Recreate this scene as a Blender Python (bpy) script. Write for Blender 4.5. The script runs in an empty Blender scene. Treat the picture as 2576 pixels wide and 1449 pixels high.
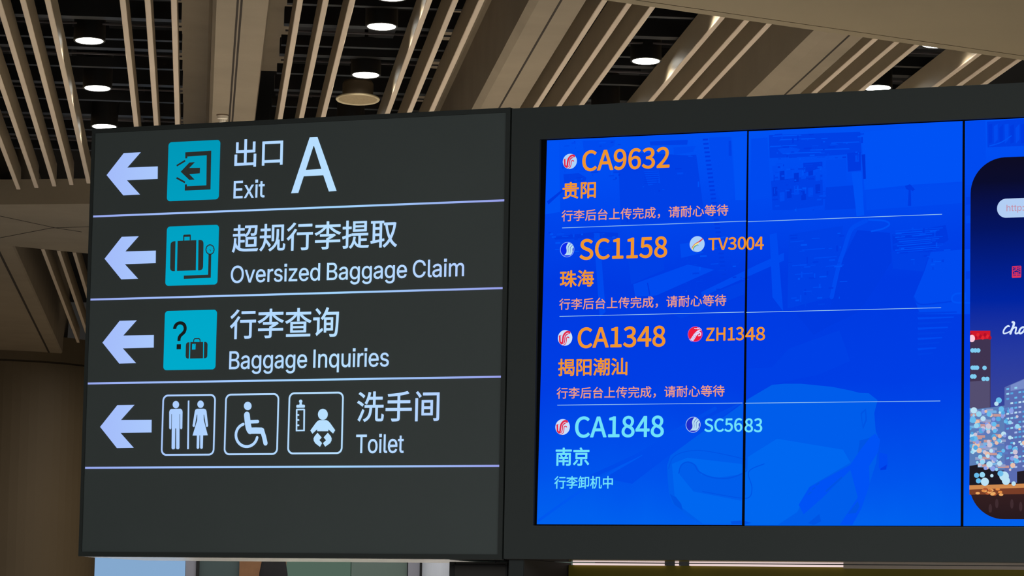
import bpy, bmesh, math, random
from mathutils import Vector, Matrix
from mathutils.geometry import tessellate_polygon

scene = bpy.context.scene
COL = scene.collection
random.seed(7)

def lin(r, g, b):
    f = lambda c: c / 12.92 if c <= 0.04045 else ((c + 0.055) / 1.055) ** 2.4
    return (f(r / 255), f(g / 255), f(b / 255), 1.0)

# ------------------------------------------------------------------ camera
EYE = Vector((0, 0, 1.6))
FOCAL = 8500.0                     # focal length in pixels of a 2576 px wide frame
CX, CY = 1288.0, 724.5
RIGHT = Vector((0.9954188, -0.0937768, 0.0186348))
DOWN = Vector((0.0283711, 0.1035869, -0.9942157))
FWD = Vector((0.0913040, 0.9901897, 0.1057729))
cam_data = bpy.data.cameras.new('camera')
cam_data.sensor_width = 36.0
cam_data.lens = 36.0 * FOCAL / 2576.0
cam_data.clip_end = 300
cam = bpy.data.objects.new('camera', cam_data)
COL.objects.link(cam)
rot = Matrix((RIGHT, -DOWN, -FWD)).transposed()
cam.matrix_world = Matrix.Translation(EYE) @ rot.to_4x4()
scene.camera = cam

# ------------------------------------------------------------------ light
world = bpy.data.worlds.new('hall_ambient')
scene.world = world
world.use_nodes = True
bg = world.node_tree.nodes['Background']
bg.inputs['Color'].default_value = (1.0, 0.93, 0.84, 1)
bg.inputs['Strength'].default_value = 0.02

def area(name, loc, size, power, color=(1.0, 0.88, 0.72)):
    l = bpy.data.lights.new(name, 'AREA')
    l.shape = 'RECTANGLE'
    l.size, l.size_y = size
    l.energy = power
    l.color = color
    o = bpy.data.objects.new(name, l)
    o.location = loc                  # area lights shine straight down (-Z)
    COL.objects.link(o)
    return o

# unseen fill lights added behind the viewer, beyond the shop front and before it
area('hall_fill_light', (1, -2, 4.9), (20, 12), 1700, (0.94, 0.98, 1.0))
area('hall_fill_light', (2.5, 36, 4.9), (6, 8), 260)
area('hall_fill_light', (1.6, 28.4, 4.6), (6, 1.6), 130, (0.95, 0.97, 1.0))

vs = scene.view_settings
vs.view_transform = 'Standard'
vs.look = 'None'
vs.exposure = 0.0
vs.gamma = 1.0
vs.use_curve_mapping = False

# ------------------------------------------------------------------ materials
def mat(name, rgb, rough=0.6, metal=0.0, spec=0.5, noise=0.0, nscale=8.0, bump=0.0):
    m = bpy.data.materials.new(name)
    m.use_nodes = True
    nt = m.node_tree
    b = nt.nodes['Principled BSDF']
    c = lin(*rgb)
    b.inputs['Base Color'].default_value = c
    b.inputs['Roughness'].default_value = rough
    b.inputs['Metallic'].default_value = metal
    b.inputs['Specular IOR Level'].default_value = spec
    if noise or bump:
        tc = nt.nodes.new('ShaderNodeTexCoord')
        n = nt.nodes.new('ShaderNodeTexNoise')
        n.inputs['Scale'].default_value = nscale
        n.inputs['Detail'].default_value = 5
        nt.links.new(tc.outputs['Object'], n.inputs['Vector'])
        if noise:
            r = nt.nodes.new('ShaderNodeValToRGB')
            r.color_ramp.elements[0].position = 0.3
            r.color_ramp.elements[1].position = 0.7
            r.color_ramp.elements[0].color = tuple(x * (1 - noise) for x in c[:3]) + (1,)
            r.color_ramp.elements[1].color = tuple(min(1, x * (1 + noise)) for x in c[:3]) + (1,)
            nt.links.new(n.outputs['Fac'], r.inputs['Fac'])
            nt.links.new(r.outputs['Color'], b.inputs['Base Color'])
        if bump:
            bp = nt.nodes.new('ShaderNodeBump')
            bp.inputs['Strength'].default_value = bump
            bp.inputs['Distance'].default_value = 0.02
            nt.links.new(n.outputs['Fac'], bp.inputs['Height'])
            nt.links.new(bp.outputs['Normal'], b.inputs['Normal'])
    return m

_glow = {}
def glow(rgb, strength=1.0):
    """a flat lit colour of a screen or backlit film"""
    k = (tuple(rgb), strength)
    if k in _glow:
        return _glow[k]
    m = bpy.data.materials.new('lit_%d_%d_%d' % tuple(rgb))
    m.use_nodes = True
    nt = m.node_tree
    nt.nodes.clear()
    e = nt.nodes.new('ShaderNodeEmission')
    e.inputs['Color'].default_value = lin(*rgb)
    e.inputs['Strength'].default_value = strength
    o = nt.nodes.new('ShaderNodeOutputMaterial')
    nt.links.new(e.outputs['Emission'], o.inputs['Surface'])
    _glow[k] = m
    return m

def glow_ramp(name, axis, lo, hi, stops, noise=0.0, nscale=(1, 1, 1)):
    """lit picture whose colour runs along one object axis, with faint cloudiness"""
    m = bpy.data.materials.new(name)
    m.use_nodes = True
    nt = m.node_tree
    nt.nodes.clear()
    tc = nt.nodes.new('ShaderNodeTexCoord')
    sx = nt.nodes.new('ShaderNodeSeparateXYZ')
    nt.links.new(tc.outputs['Object'], sx.inputs[0])
    mr = nt.nodes.new('ShaderNodeMapRange')
    mr.inputs['From Min'].default_value = lo
    mr.inputs['From Max'].default_value = hi
    nt.links.new(sx.outputs[axis], mr.inputs['Value'])
    fac = mr.outputs['Result']
    if noise:
        mp = nt.nodes.new('ShaderNodeMapping')
        mp.inputs['Scale'].default_value = nscale
        nt.links.new(tc.outputs['Object'], mp.inputs['Vector'])
        nz = nt.nodes.new('ShaderNodeTexNoise')
        nz.inputs['Scale'].default_value = 1.0
        nz.inputs['Detail'].default_value = 3
        nt.links.new(mp.outputs['Vector'], nz.inputs['Vector'])
        ma = nt.nodes.new('ShaderNodeMath')
        ma.operation = 'MULTIPLY_ADD'
        ma.inputs[1].default_value = noise
        ad = nt.nodes.new('ShaderNodeMath')
        ad.operation = 'SUBTRACT'
        ad.inputs[1].default_value = 0.5
        nt.links.new(nz.outputs['Fac'], ad.inputs[0])
        nt.links.new(ad.outputs[0], ma.inputs[0])
        nt.links.new(fac, ma.inputs[2])
        fac = ma.outputs[0]
    cr = nt.nodes.new('ShaderNodeValToRGB')
    els = cr.color_ramp.elements
    while len(els) < len(stops):
        els.new(0.5)
    for e, (p, c) in zip(els, stops):
        e.position = p
        e.color = lin(*c)
    nt.links.new(fac, cr.inputs['Fac'])
    e = nt.nodes.new('ShaderNodeEmission')
    nt.links.new(cr.outputs['Color'], e.inputs['Color'])
    o = nt.nodes.new('ShaderNodeOutputMaterial')
    nt.links.new(e.outputs['Emission'], o.inputs['Surface'])
    return m

M_SLAT_LIT = mat('slat_lit_underside', (222, 202, 178), 0.55)
M_SLAT_SHADE = mat('slat_shaded_side', (166, 149, 122), 0.5, noise=0.04, nscale=3)  # darker than the underside: shade on the sides worked into the colour
M_BEAM = mat('beam_plaster', (151, 136, 114), 0.75, noise=0.07, nscale=2.5, bump=0.15)
M_SOFFIT = mat('soffit_panel', (152, 137, 109), 0.7, noise=0.03, nscale=1.5)
M_GROOVE = mat('groove_shadow_gap', (52, 42, 32), 0.9)
M_PLENUM = mat('plenum_black', (15, 14, 15), 0.9, noise=0.4, nscale=1.2)
M_DUCT = mat('duct_grey', (28, 26, 28), 0.7, noise=0.25, nscale=3)
M_RAIL = mat('carrier_rail_grey', (92, 86, 88), 0.6)
M_BLACK = mat('black_paint', (18, 17, 17), 0.5)
M_WALL = mat('column_stone', (104, 90, 68), 0.55, noise=0.06, nscale=1.0)
M_FLOOR = mat('floor_stone', (208, 202, 194), 0.35, noise=0.05, nscale=0.7)
M_FACE = mat('sign_face_film', (79, 87, 85), 0.45, noise=0.05, nscale=2)
M_FRAME = mat('sign_frame_metal', (44, 49, 46), 0.5)
M_HOUSING = mat('display_housing', (53, 59, 57), 0.6, noise=0.04, nscale=2)
M_BEZEL = mat('screen_bezel', (3, 3, 6), 0.6, spec=0.1)
M_STEEL = mat('brushed_steel', (212, 211, 211), 0.06, metal=1.0, noise=0.06, nscale=6)
M_STEEL_DULL = mat('satin_steel', (206, 204, 200), 0.2, metal=1.0, noise=0.12, nscale=5)
M_CABLE = mat('cable_black', (14, 14, 16), 0.5)

# ------------------------------------------------------------------ mesh helpers
def setp(o, label=None, cat=None, group=None, kind=None):
    if label: o['label'] = label
    if cat: o['category'] = cat
    if group: o['group'] = group
    if kind: o['kind'] = kind
    return o

def link_mesh(name, verts, faces, mats, parent=None, fmat=None, smooth=False):
    me = bpy.data.meshes.new(name)
    me.from_pydata([tuple(v) for v in verts], [], faces)
    for m in (mats if isinstance(mats, (list, tuple)) else [mats]):
        me.materials.append(m)
    if fmat:
        for p, i in zip(me.polygons, fmat):
            p.material_index = i
    if smooth:
        for p in me.polygons:
            p.use_smooth = True
    me.update()
    o = bpy.data.objects.new(name, me)
    COL.objects.link(o)
    if parent: o.parent = parent
    return o

def empty(name, loc, rz=0.0):
    o = bpy.data.objects.new(name, None)
    o.empty_display_size = 0.2
    o.location = loc
    o.rotation_euler = (0, 0, rz)
    COL.objects.link(o)
    return o

class MB:
    """collects boxes, prisms and lathes into one mesh"""
    def __init__(s):
        s.v, s.f, s.m = [], [], []
    def add(s, verts, faces, mi=0):
        n = len(s.v)
        s.v += [Vector(v) for v in verts]
        s.f += [tuple(i + n for i in f) for f in faces]
        s.m += [mi] * len(faces)
    def box(s, x0, x1, y0, y1, z0, z1, mi=0):
        s.add([(x0, y0, z0), (x1, y0, z0), (x1, y1, z0), (x0, y1, z0),
               (x0, y0, z1), (x1, y0, z1), (x1, y1, z1), (x0, y1, z1)],
              [(0, 3, 2, 1), (4, 5, 6, 7), (0, 1, 5, 4), (1, 2, 6, 5), (2, 3, 7, 6), (3, 0, 4, 7)], mi)
    def prism(s, poly, z0, z1, mi=0):
        """poly: list of (x, y) seen from above, counter-clockwise"""
        n = len(poly)
        s.add([(x, y, z0) for x, y in poly] + [(x, y, z1) for x, y in poly],
              [tuple(range(n))[::-1], tuple(range(n, 2 * n))] +
              [(i, (i + 1) % n, n + (i + 1) % n, n + i) for i in range(n)], mi)
    def extrude_y(s, prof, y0, y1, mi=0):
        """prof: (x, z) section pushed along y"""
        n = len(prof)
        s.add([(x, y0, z) for x, z in prof] + [(x, y1, z) for x, z in prof],
              [tuple(range(n)), tuple(range(n, 2 * n))[::-1]] +
              [(i, n + i, n + (i + 1) % n, (i + 1) % n) for i in range(n)], mi)
    def lathe(s, prof, seg=48, mi=0):
        """prof: (radius, z) pairs turned about z"""
        n = len(prof)
        vs_ = [(r * math.cos(2 * math.pi * k / seg), r * math.sin(2 * math.pi * k / seg), z)
               for k in range(seg) for r, z in prof]
        fs = []
        for k in range(seg):
            k2 = (k + 1) % seg
            for i in range(n - 1):
                fs.append((k * n + i, k2 * n + i, k2 * n + i + 1, k * n + i + 1))
        s.add(vs_, fs, mi)
    def tube(s, pts, r, seg=8, mi=0):
        pts = [Vector(p) for p in pts]
        vs_, fs = [], []
        for i, p in enumerate(pts):
            t = (pts[min(i + 1, len(pts) - 1)] - pts[max(i - 1, 0)]).normalized()
            a = t.cross(Vector((0.1, 0.3, 1))).normalized()
            b = t.cross(a)
            for k in range(seg):
                w = 2 * math.pi * k / seg
                vs_.append(p + r * (math.cos(w) * a + math.sin(w) * b))
        for i in range(len(pts) - 1):
            for k in range(seg):
                k2 = (k + 1) % seg
                fs.append((i * seg + k, i * seg + k2, (i + 1) * seg + k2, (i + 1) * seg + k))
        s.add(vs_, fs, mi)
    def build(s, name, mats, parent=None, smooth=False, origin=None):
        v = s.v
        if origin is not None:
            v = [p - Vector(origin) for p in v]
        o = link_mesh(name, v, s.f, mats, parent, s.m, smooth)
        if origin is not None:
            o.location = origin
        bm = bmesh.new()
        bm.from_mesh(o.data)
        bmesh.ops.recalc_face_normals(bm, faces=bm.faces)
        bm.to_mesh(o.data)
        bm.free()
        return o

def pixel_ray(x, y):
    return RIGHT * (x - CX) + DOWN * (y - CY) + FWD * FOCAL

def at_depth(x, y, Y):
    """the point seen at photo position (x, y) on the vertical plane at world distance Y"""
    d = pixel_ray(x, y)
    return EYE + d * (Y / d.y)

# ------------------------------------------------------------------ hall shell and ceiling
H = 3.4                            # slat undersides above eye height
ZC = EYE.z + H                     # 5.0 m
def C(x, y):
    return (x * H, y * H)

def structure(o, label=None):
    o['kind'] = 'structure'
    if label: o['label'] = label
    return o

mb = MB(); mb.box(-45, 45, -14, 62, -0.2, 0)
structure(mb.build('floor', M_FLOOR), 'pale stone floor of the baggage hall')

mb = MB(); mb.box(-14, 16, 12, 46, ZC + 1.15, ZC + 1.3)
ceil_o = structure(mb.build('ceiling', M_PLENUM), 'black ceiling void above the tan slats')
# ducts and hanger rails inside the void
BAYS = [(-0.43, 0.0), (0.10, 0.50), (0.585, 0.99), (1.065, 1.46)]
RAILS = [(-0.43, -0.048), (0.127, 0.43), (0.597, 0.9), (1.075, 1.37)]
for (xa, xb), (ra, rb) in zip(BAYS, RAILS):
    for k in range(7):
        y = 5.0 + 0.36 * k + 0.03 * (k % 3)
        for dy, m_, th in ((0.0, M_RAIL, 0.010), (-0.075, M_BLACK, 0.10), (0.13, M_BLACK, 0.06)):
            m1 = MB()
            m1.box((ra + (0.0 if m_ is M_BLACK else 0.004)) * H, rb * H, (y + dy) * H, (y + dy) * H + th, ZC + 0.18, ZC + 0.18 + th)
            m1.build('carrier_rail', m_, ceil_o)
    for k in range(7):
        w = random.uniform(0.25, 0.5) * (xb - xa)
        x0 = random.uniform(xa, xb - w)
        y0 = 5.0 + 0.42 * k + random.uniform(-0.05, 0.05)
        m1 = MB()
        m1.box(x0 * H, (x0 + w) * H, y0 * H, (y0 + random.uniform(0.12, 0.3)) * H,
               ZC + random.uniform(0.5, 0.62), ZC + random.uniform(0.75, 0.95))
        m1.build('duct', M_DUCT, ceil_o)

# the deep tan fins
SLAT_W, SLAT_H = 0.032, 0.17
ROWNAME = {0: 'leftmost lamp row', 1: 'lamp row with the round speaker',
           2: 'lamp row right of the middle beam', 3: 'rightmost lamp row'}
ORD = ['nearest', 'second', 'third', 'fourth', 'fifth']
NEAR, FAR_END = 4.6, 7.5
def slat(X, y0, y1, label, z=ZC):
    m1 = MB()
    w = SLAT_W / 2
    # side shade put into the body colour, floor light into the paler underside
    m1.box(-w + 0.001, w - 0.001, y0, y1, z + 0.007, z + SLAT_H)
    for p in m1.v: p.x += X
    o = m1.build('ceiling_baffle', M_SLAT_SHADE, origin=(X, (y0 + y1) / 2, z))
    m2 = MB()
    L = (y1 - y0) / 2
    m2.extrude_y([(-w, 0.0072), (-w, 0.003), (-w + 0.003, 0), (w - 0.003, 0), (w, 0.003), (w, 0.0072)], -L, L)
    m2.build('lit_underside', M_SLAT_LIT, o)['label'] = 'underside coloured paler for the light from below'
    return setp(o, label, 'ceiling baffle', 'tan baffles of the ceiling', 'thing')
slats = {
    (0, 'left'): [-0.2555, -0.2945, -0.3335, -0.3745, -0.4160],
    (0, 'right'): [-0.1374, -0.0982, -0.0570],
    (1, 'left'): [0.2211, 0.1800, 0.1400],
    (1, 'right'): [0.3400, 0.3802, 0.4205],
    (2, 'left'): [0.6895, 0.6500, 0.6090],
    (2, 'right'): [0.8100, 0.8525, 0.8925],
    (3, 'left'): [1.1629, 1.1254, 1.0851],
    (3, 'right'): [1.2819, 1.3205, 1.3604],
}
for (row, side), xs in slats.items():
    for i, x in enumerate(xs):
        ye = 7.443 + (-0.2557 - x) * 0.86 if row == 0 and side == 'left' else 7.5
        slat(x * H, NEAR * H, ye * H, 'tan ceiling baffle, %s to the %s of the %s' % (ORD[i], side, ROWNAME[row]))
# the same slats go on beyond the cross beam, seen left of the sign
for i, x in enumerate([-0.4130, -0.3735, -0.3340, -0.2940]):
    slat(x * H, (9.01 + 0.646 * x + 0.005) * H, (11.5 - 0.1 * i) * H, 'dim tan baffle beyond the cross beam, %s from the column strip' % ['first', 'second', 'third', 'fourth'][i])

# plaster beams between the slat bays: sloped shaded flank, edge strip, flat soffit with a groove
def beam(n, dk, edge, l0, l1, groove, y0, y1, label, top=0.5, shelf=None):
    m1 = MB()
    e = edge * H
    sec = [(dk * H, ZC + top + 0.02), (e - 0.02, ZC + top), (e, ZC + top - 0.02), (e, ZC + 0.03), (l0 * H, ZC), (l1 * H, ZC), (l1 * H + 0.01, ZC + 0.05), (l1 * H + 0.02, ZC + top + 0.06), (dk * H, ZC + top + 0.06)]
    m1.extrude_y(sec, y0 * H, y1 * H)
    if shelf:
        m1.box(l1 * H + 0.02, shelf[0] * H, y0 * H, shelf[1] * H, ZC + 0.45, ZC + 1.15)
    o = m1.build('trim_%d' % n, M_BEAM)
    structure(o, label)
    m2 = MB()
    for g in groove:
        m2.box(g * H - 0.006, g * H + 0.006, y0 * H, y1 * H, ZC - 0.0015, ZC + 0.01)
    m2.build('groove', M_GROOVE, o)
    return o
b1 = beam(1, -0.062, 0.004, 0.010, 0.091, [0.043, 0.049], NEAR, 7.7, 'tan plaster ceiling beam above the left sign', shelf=(0.150, 5.95 * 1.12))
beam(2, 0.432, 0.497, 0.508, 0.580, [0.542], NEAR, 7.7, 'tan plaster ceiling beam in the middle of the ceiling')
beam(3, 0.903, 0.980, 1.000, 1.061, [1.036], NEAR, 7.7, 'tan plaster ceiling beam right of the middle one')
# left beam beyond the cross beam (flank faces right)
m1 = MB()
m1.extrude_y([(-0.80 * H, ZC + 0.003), (-0.488 * H, ZC + 0.003), (-0.484 * H, ZC + 0.02), (-0.478 * H, ZC + 0.5), (-0.478 * H, ZC + 1.15), (-0.80 * H, ZC + 1.15)], 8.30 * H, 12.3 * H)
o = m1.build('trim_4', M_BEAM); structure(o, 'dim tan ceiling strip narrowing down to the column at the left edge')
m2 = MB()
m2.extrude_y([(-0.532 * H, ZC - 0.0015), (-0.526 * H, ZC - 0.0015), (-0.526 * H, ZC + 0.01), (-0.532 * H, ZC + 0.01)], 8.6 * H, 12.3 * H)
m2.build('groove', M_GROOVE, o)
# cross beam at the far end of the slats
m1 = MB()
fr = [(-1.0, 8.02), (0.3, 7.62)]
bk = [(0.3, 9.2), (-1.0, 8.36)]
m1.prism([C(*fr[0]), C(*fr[1]), C(*bk[0]), C(*bk[1])], ZC, ZC + 0.2)
o = m1.build('trim_5', M_BEAM); structure(o, 'tan cross beam at the far end of the slats, left of the sign')
m2 = MB()
for path in ([(-0.62, 8.72), (-0.5092, 8.517), (-0.3705, 8.277), (-0.2802, 8.231), (0.1, 8.05)],
             [(-0.62, 7.93), (-0.4843, 8.071), (-0.3607, 8.274), (-0.30, 8.34)]):
    m2.tube([(x * H, y * H, ZC + 0.001) for x, y in path], 0.0045, 6)
m2.build('groove', M_GROOVE, o)

# low soffit in the top right corner
P0, P1 = Vector(C(0.6603, 5.124)), Vector(C(1.3600, 5.486))
d = (P1 - P0).normalized()
nrm = Vector((d.y, -d.x))          # towards the camera
A, B = P0 - d * 3.0, P1 + d * 3.0
ZS = ZC - 0.02
m1 = MB()
g0, g1 = 0.10, 0.112
for (na, nb, zz) in ((0, g0, ZS), (g0, g1, ZS + 0.02), (g1, 7.0, ZS)):
    pa, pb, pc, pd = A + nrm * na, B + nrm * na, B + nrm * nb, A + nrm * nb
    m1.prism([(p.x, p.y) for p in (pa, pd, pc, pb)], zz, ZS + 0.06)
o = m1.build('trim_6', M_SOFFIT); structure(o, 'wide flat tan soffit filling the top right corner')

# big round column at the left edge
YC = 12.25 * H
cx_ = at_depth(0, 1000, YC).x
rad = at_depth(240, 1425, YC).x - cx_
m1 = MB()
zr = at_depth(40, 906, YC - rad).z
m1.lathe([(rad, 0), (rad, zr - 0.012), (rad - 0.03, zr - 0.012), (rad - 0.03, zr + 0.012), (rad, zr + 0.012), (rad, ZC + 0.2)], 72)
o = m1.build('wall_column', M_WALL, smooth=False)
o.location = (cx_, YC, 0); structure(o, 'big round tan column at the left edge below the ceiling')

# ------------------------------------------------------------------ lamps, speaker, detector
M_LAMP = glow((255, 252, 240), 11.0)
TILT = math.radians(4.2)
def downlight(lat, dist, label, power=580):
    k = 1.0265
    t = empty('downlight', (lat * k * H, dist * k * H, ZC + 0.09))
    t.rotation_euler = (-TILT, 0, 0)
    m1 = MB()
    m1.lathe([(0.081, 0.0), (0.088, -0.003), (0.093, 0.0), (0.093, 0.22), (0.0, 0.22)], 48)
    m1.build('housing', M_BLACK, t, smooth=False)
    m1 = MB()
    m1.lathe([(0.012, 0.22), (0.012, 1.07)], 16)
    m1.build('stem', M_BLACK, t)
    m1 = MB()
    m1.lathe([(0.0, -0.003), (0.05, -0.0025), (0.081, 0.0), (0.081, 0.01), (0.0, 0.01)], 48)
    m1.build('diffuser', M_LAMP, t)
    setp(t, label, 'ceiling lamp', 'round downlights between the slats')
    # a strong narrow beam onto the floor and a weak wide one that grazes the baffles beside it
    for pw, ang, blend in ((power, 62, 0.6), (7, 154.5, 0.1)):
        l = bpy.data.lights.new('downlight_beam', 'SPOT')
        l.energy = pw
        l.spot_size = math.radians(ang)
        l.spot_blend = blend
        l.shadow_soft_size = 0.03
        l.color = (1.0, 0.95, 0.86)
        lo = bpy.data.objects.new('downlight_beam', l)
        lo.parent = t
        lo.rotation_euler = (TILT, 0, 0)
        lo.location = (0, 0, -0.012)
        COL.objects.link(lo)
    return t
LW = 'lit round ceiling lamp, '
for lat, dist, s in [(-0.2002, 5.645, 'top one of the leftmost row'), (-0.2004, 6.136, 'middle one of the leftmost row'),
                     (-0.1999, 6.600, 'lowest of the leftmost row, touching the sign top'),
                     (0.2801, 5.165, 'cut by the top edge of the picture'), (0.2786, 5.418, 'biggest one, second above the round speaker'),
                     (0.2770, 5.893, 'just above the round speaker'), (0.2745, 6.415, 'sliver behind the sign top below the round speaker'),
                     (0.7438, 5.654, 'the only whole lamp right of the middle beam'), (0.7365, 6.165, 'sliver behind the display top right of the middle beam'),
                     (0.7440, 5.150, 'out of sight just above the soffit edge'),
                     (1.1917, 5.402, 'tucked under the soffit edge at top right'), (1.1840, 5.845, 'resting on the display top edge at right')]:
    downlight(lat, dist, LW + s)

# round speaker: wide rim, shallow grille, narrower can above
sx, sy = C(0.2760, 6.163)
t = empty('ceiling_speaker', (sx, sy, ZC))
t.rotation_euler = (-math.radians(5.0), 0, 0)
m1 = MB(); m1.lathe([(0.120, 0.0), (0.134, -0.006), (0.139, 0.0), (0.136, 0.008), (0.100, 0.012)], 56)
m1.build('rim', mat('speaker_rim', (206, 188, 150), 0.5), t, smooth=True)
m1 = MB(); m1.lathe([(0.0, 0.004), (0.07, 0.003), (0.121, 0.0005)], 56)
m1.build('grille', mat('speaker_grille', (164, 144, 108), 0.7, noise=0.15, nscale=120), t, smooth=True)
m1 = MB(); m1.lathe([(0.097, 0.008), (0.097, 0.10), (0.088, 0.115), (0.0, 0.115)], 48)
m1.build('can', mat('speaker_can', (112, 98, 78), 0.6), t, smooth=False)
setp(t, 'round tan ceiling speaker with a wide rim below the lamps', 'speaker')
# detector on the left beam
dx, dy = C(0.0296, 6.401)
t = empty('smoke_detector', (dx, dy, ZC))
m1 = MB(); m1.lathe([(0.0, -0.048), (0.020, -0.048), (0.026, -0.03), (0.033, -0.026), (0.035, 0.0)], 32)
m1.build('head', mat('detector_white', (246, 236, 218), 0.5), t)
m1 = MB(); m1.lathe([(0.035, -0.006), (0.040, -0.005), (0.040, 0.0)], 32)
m1.build('base_ring', mat('detector_ring', (120, 100, 80), 0.6), t)
setp(t, 'small round pale detector on the left ceiling beam above the sign', 'detector')

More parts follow.
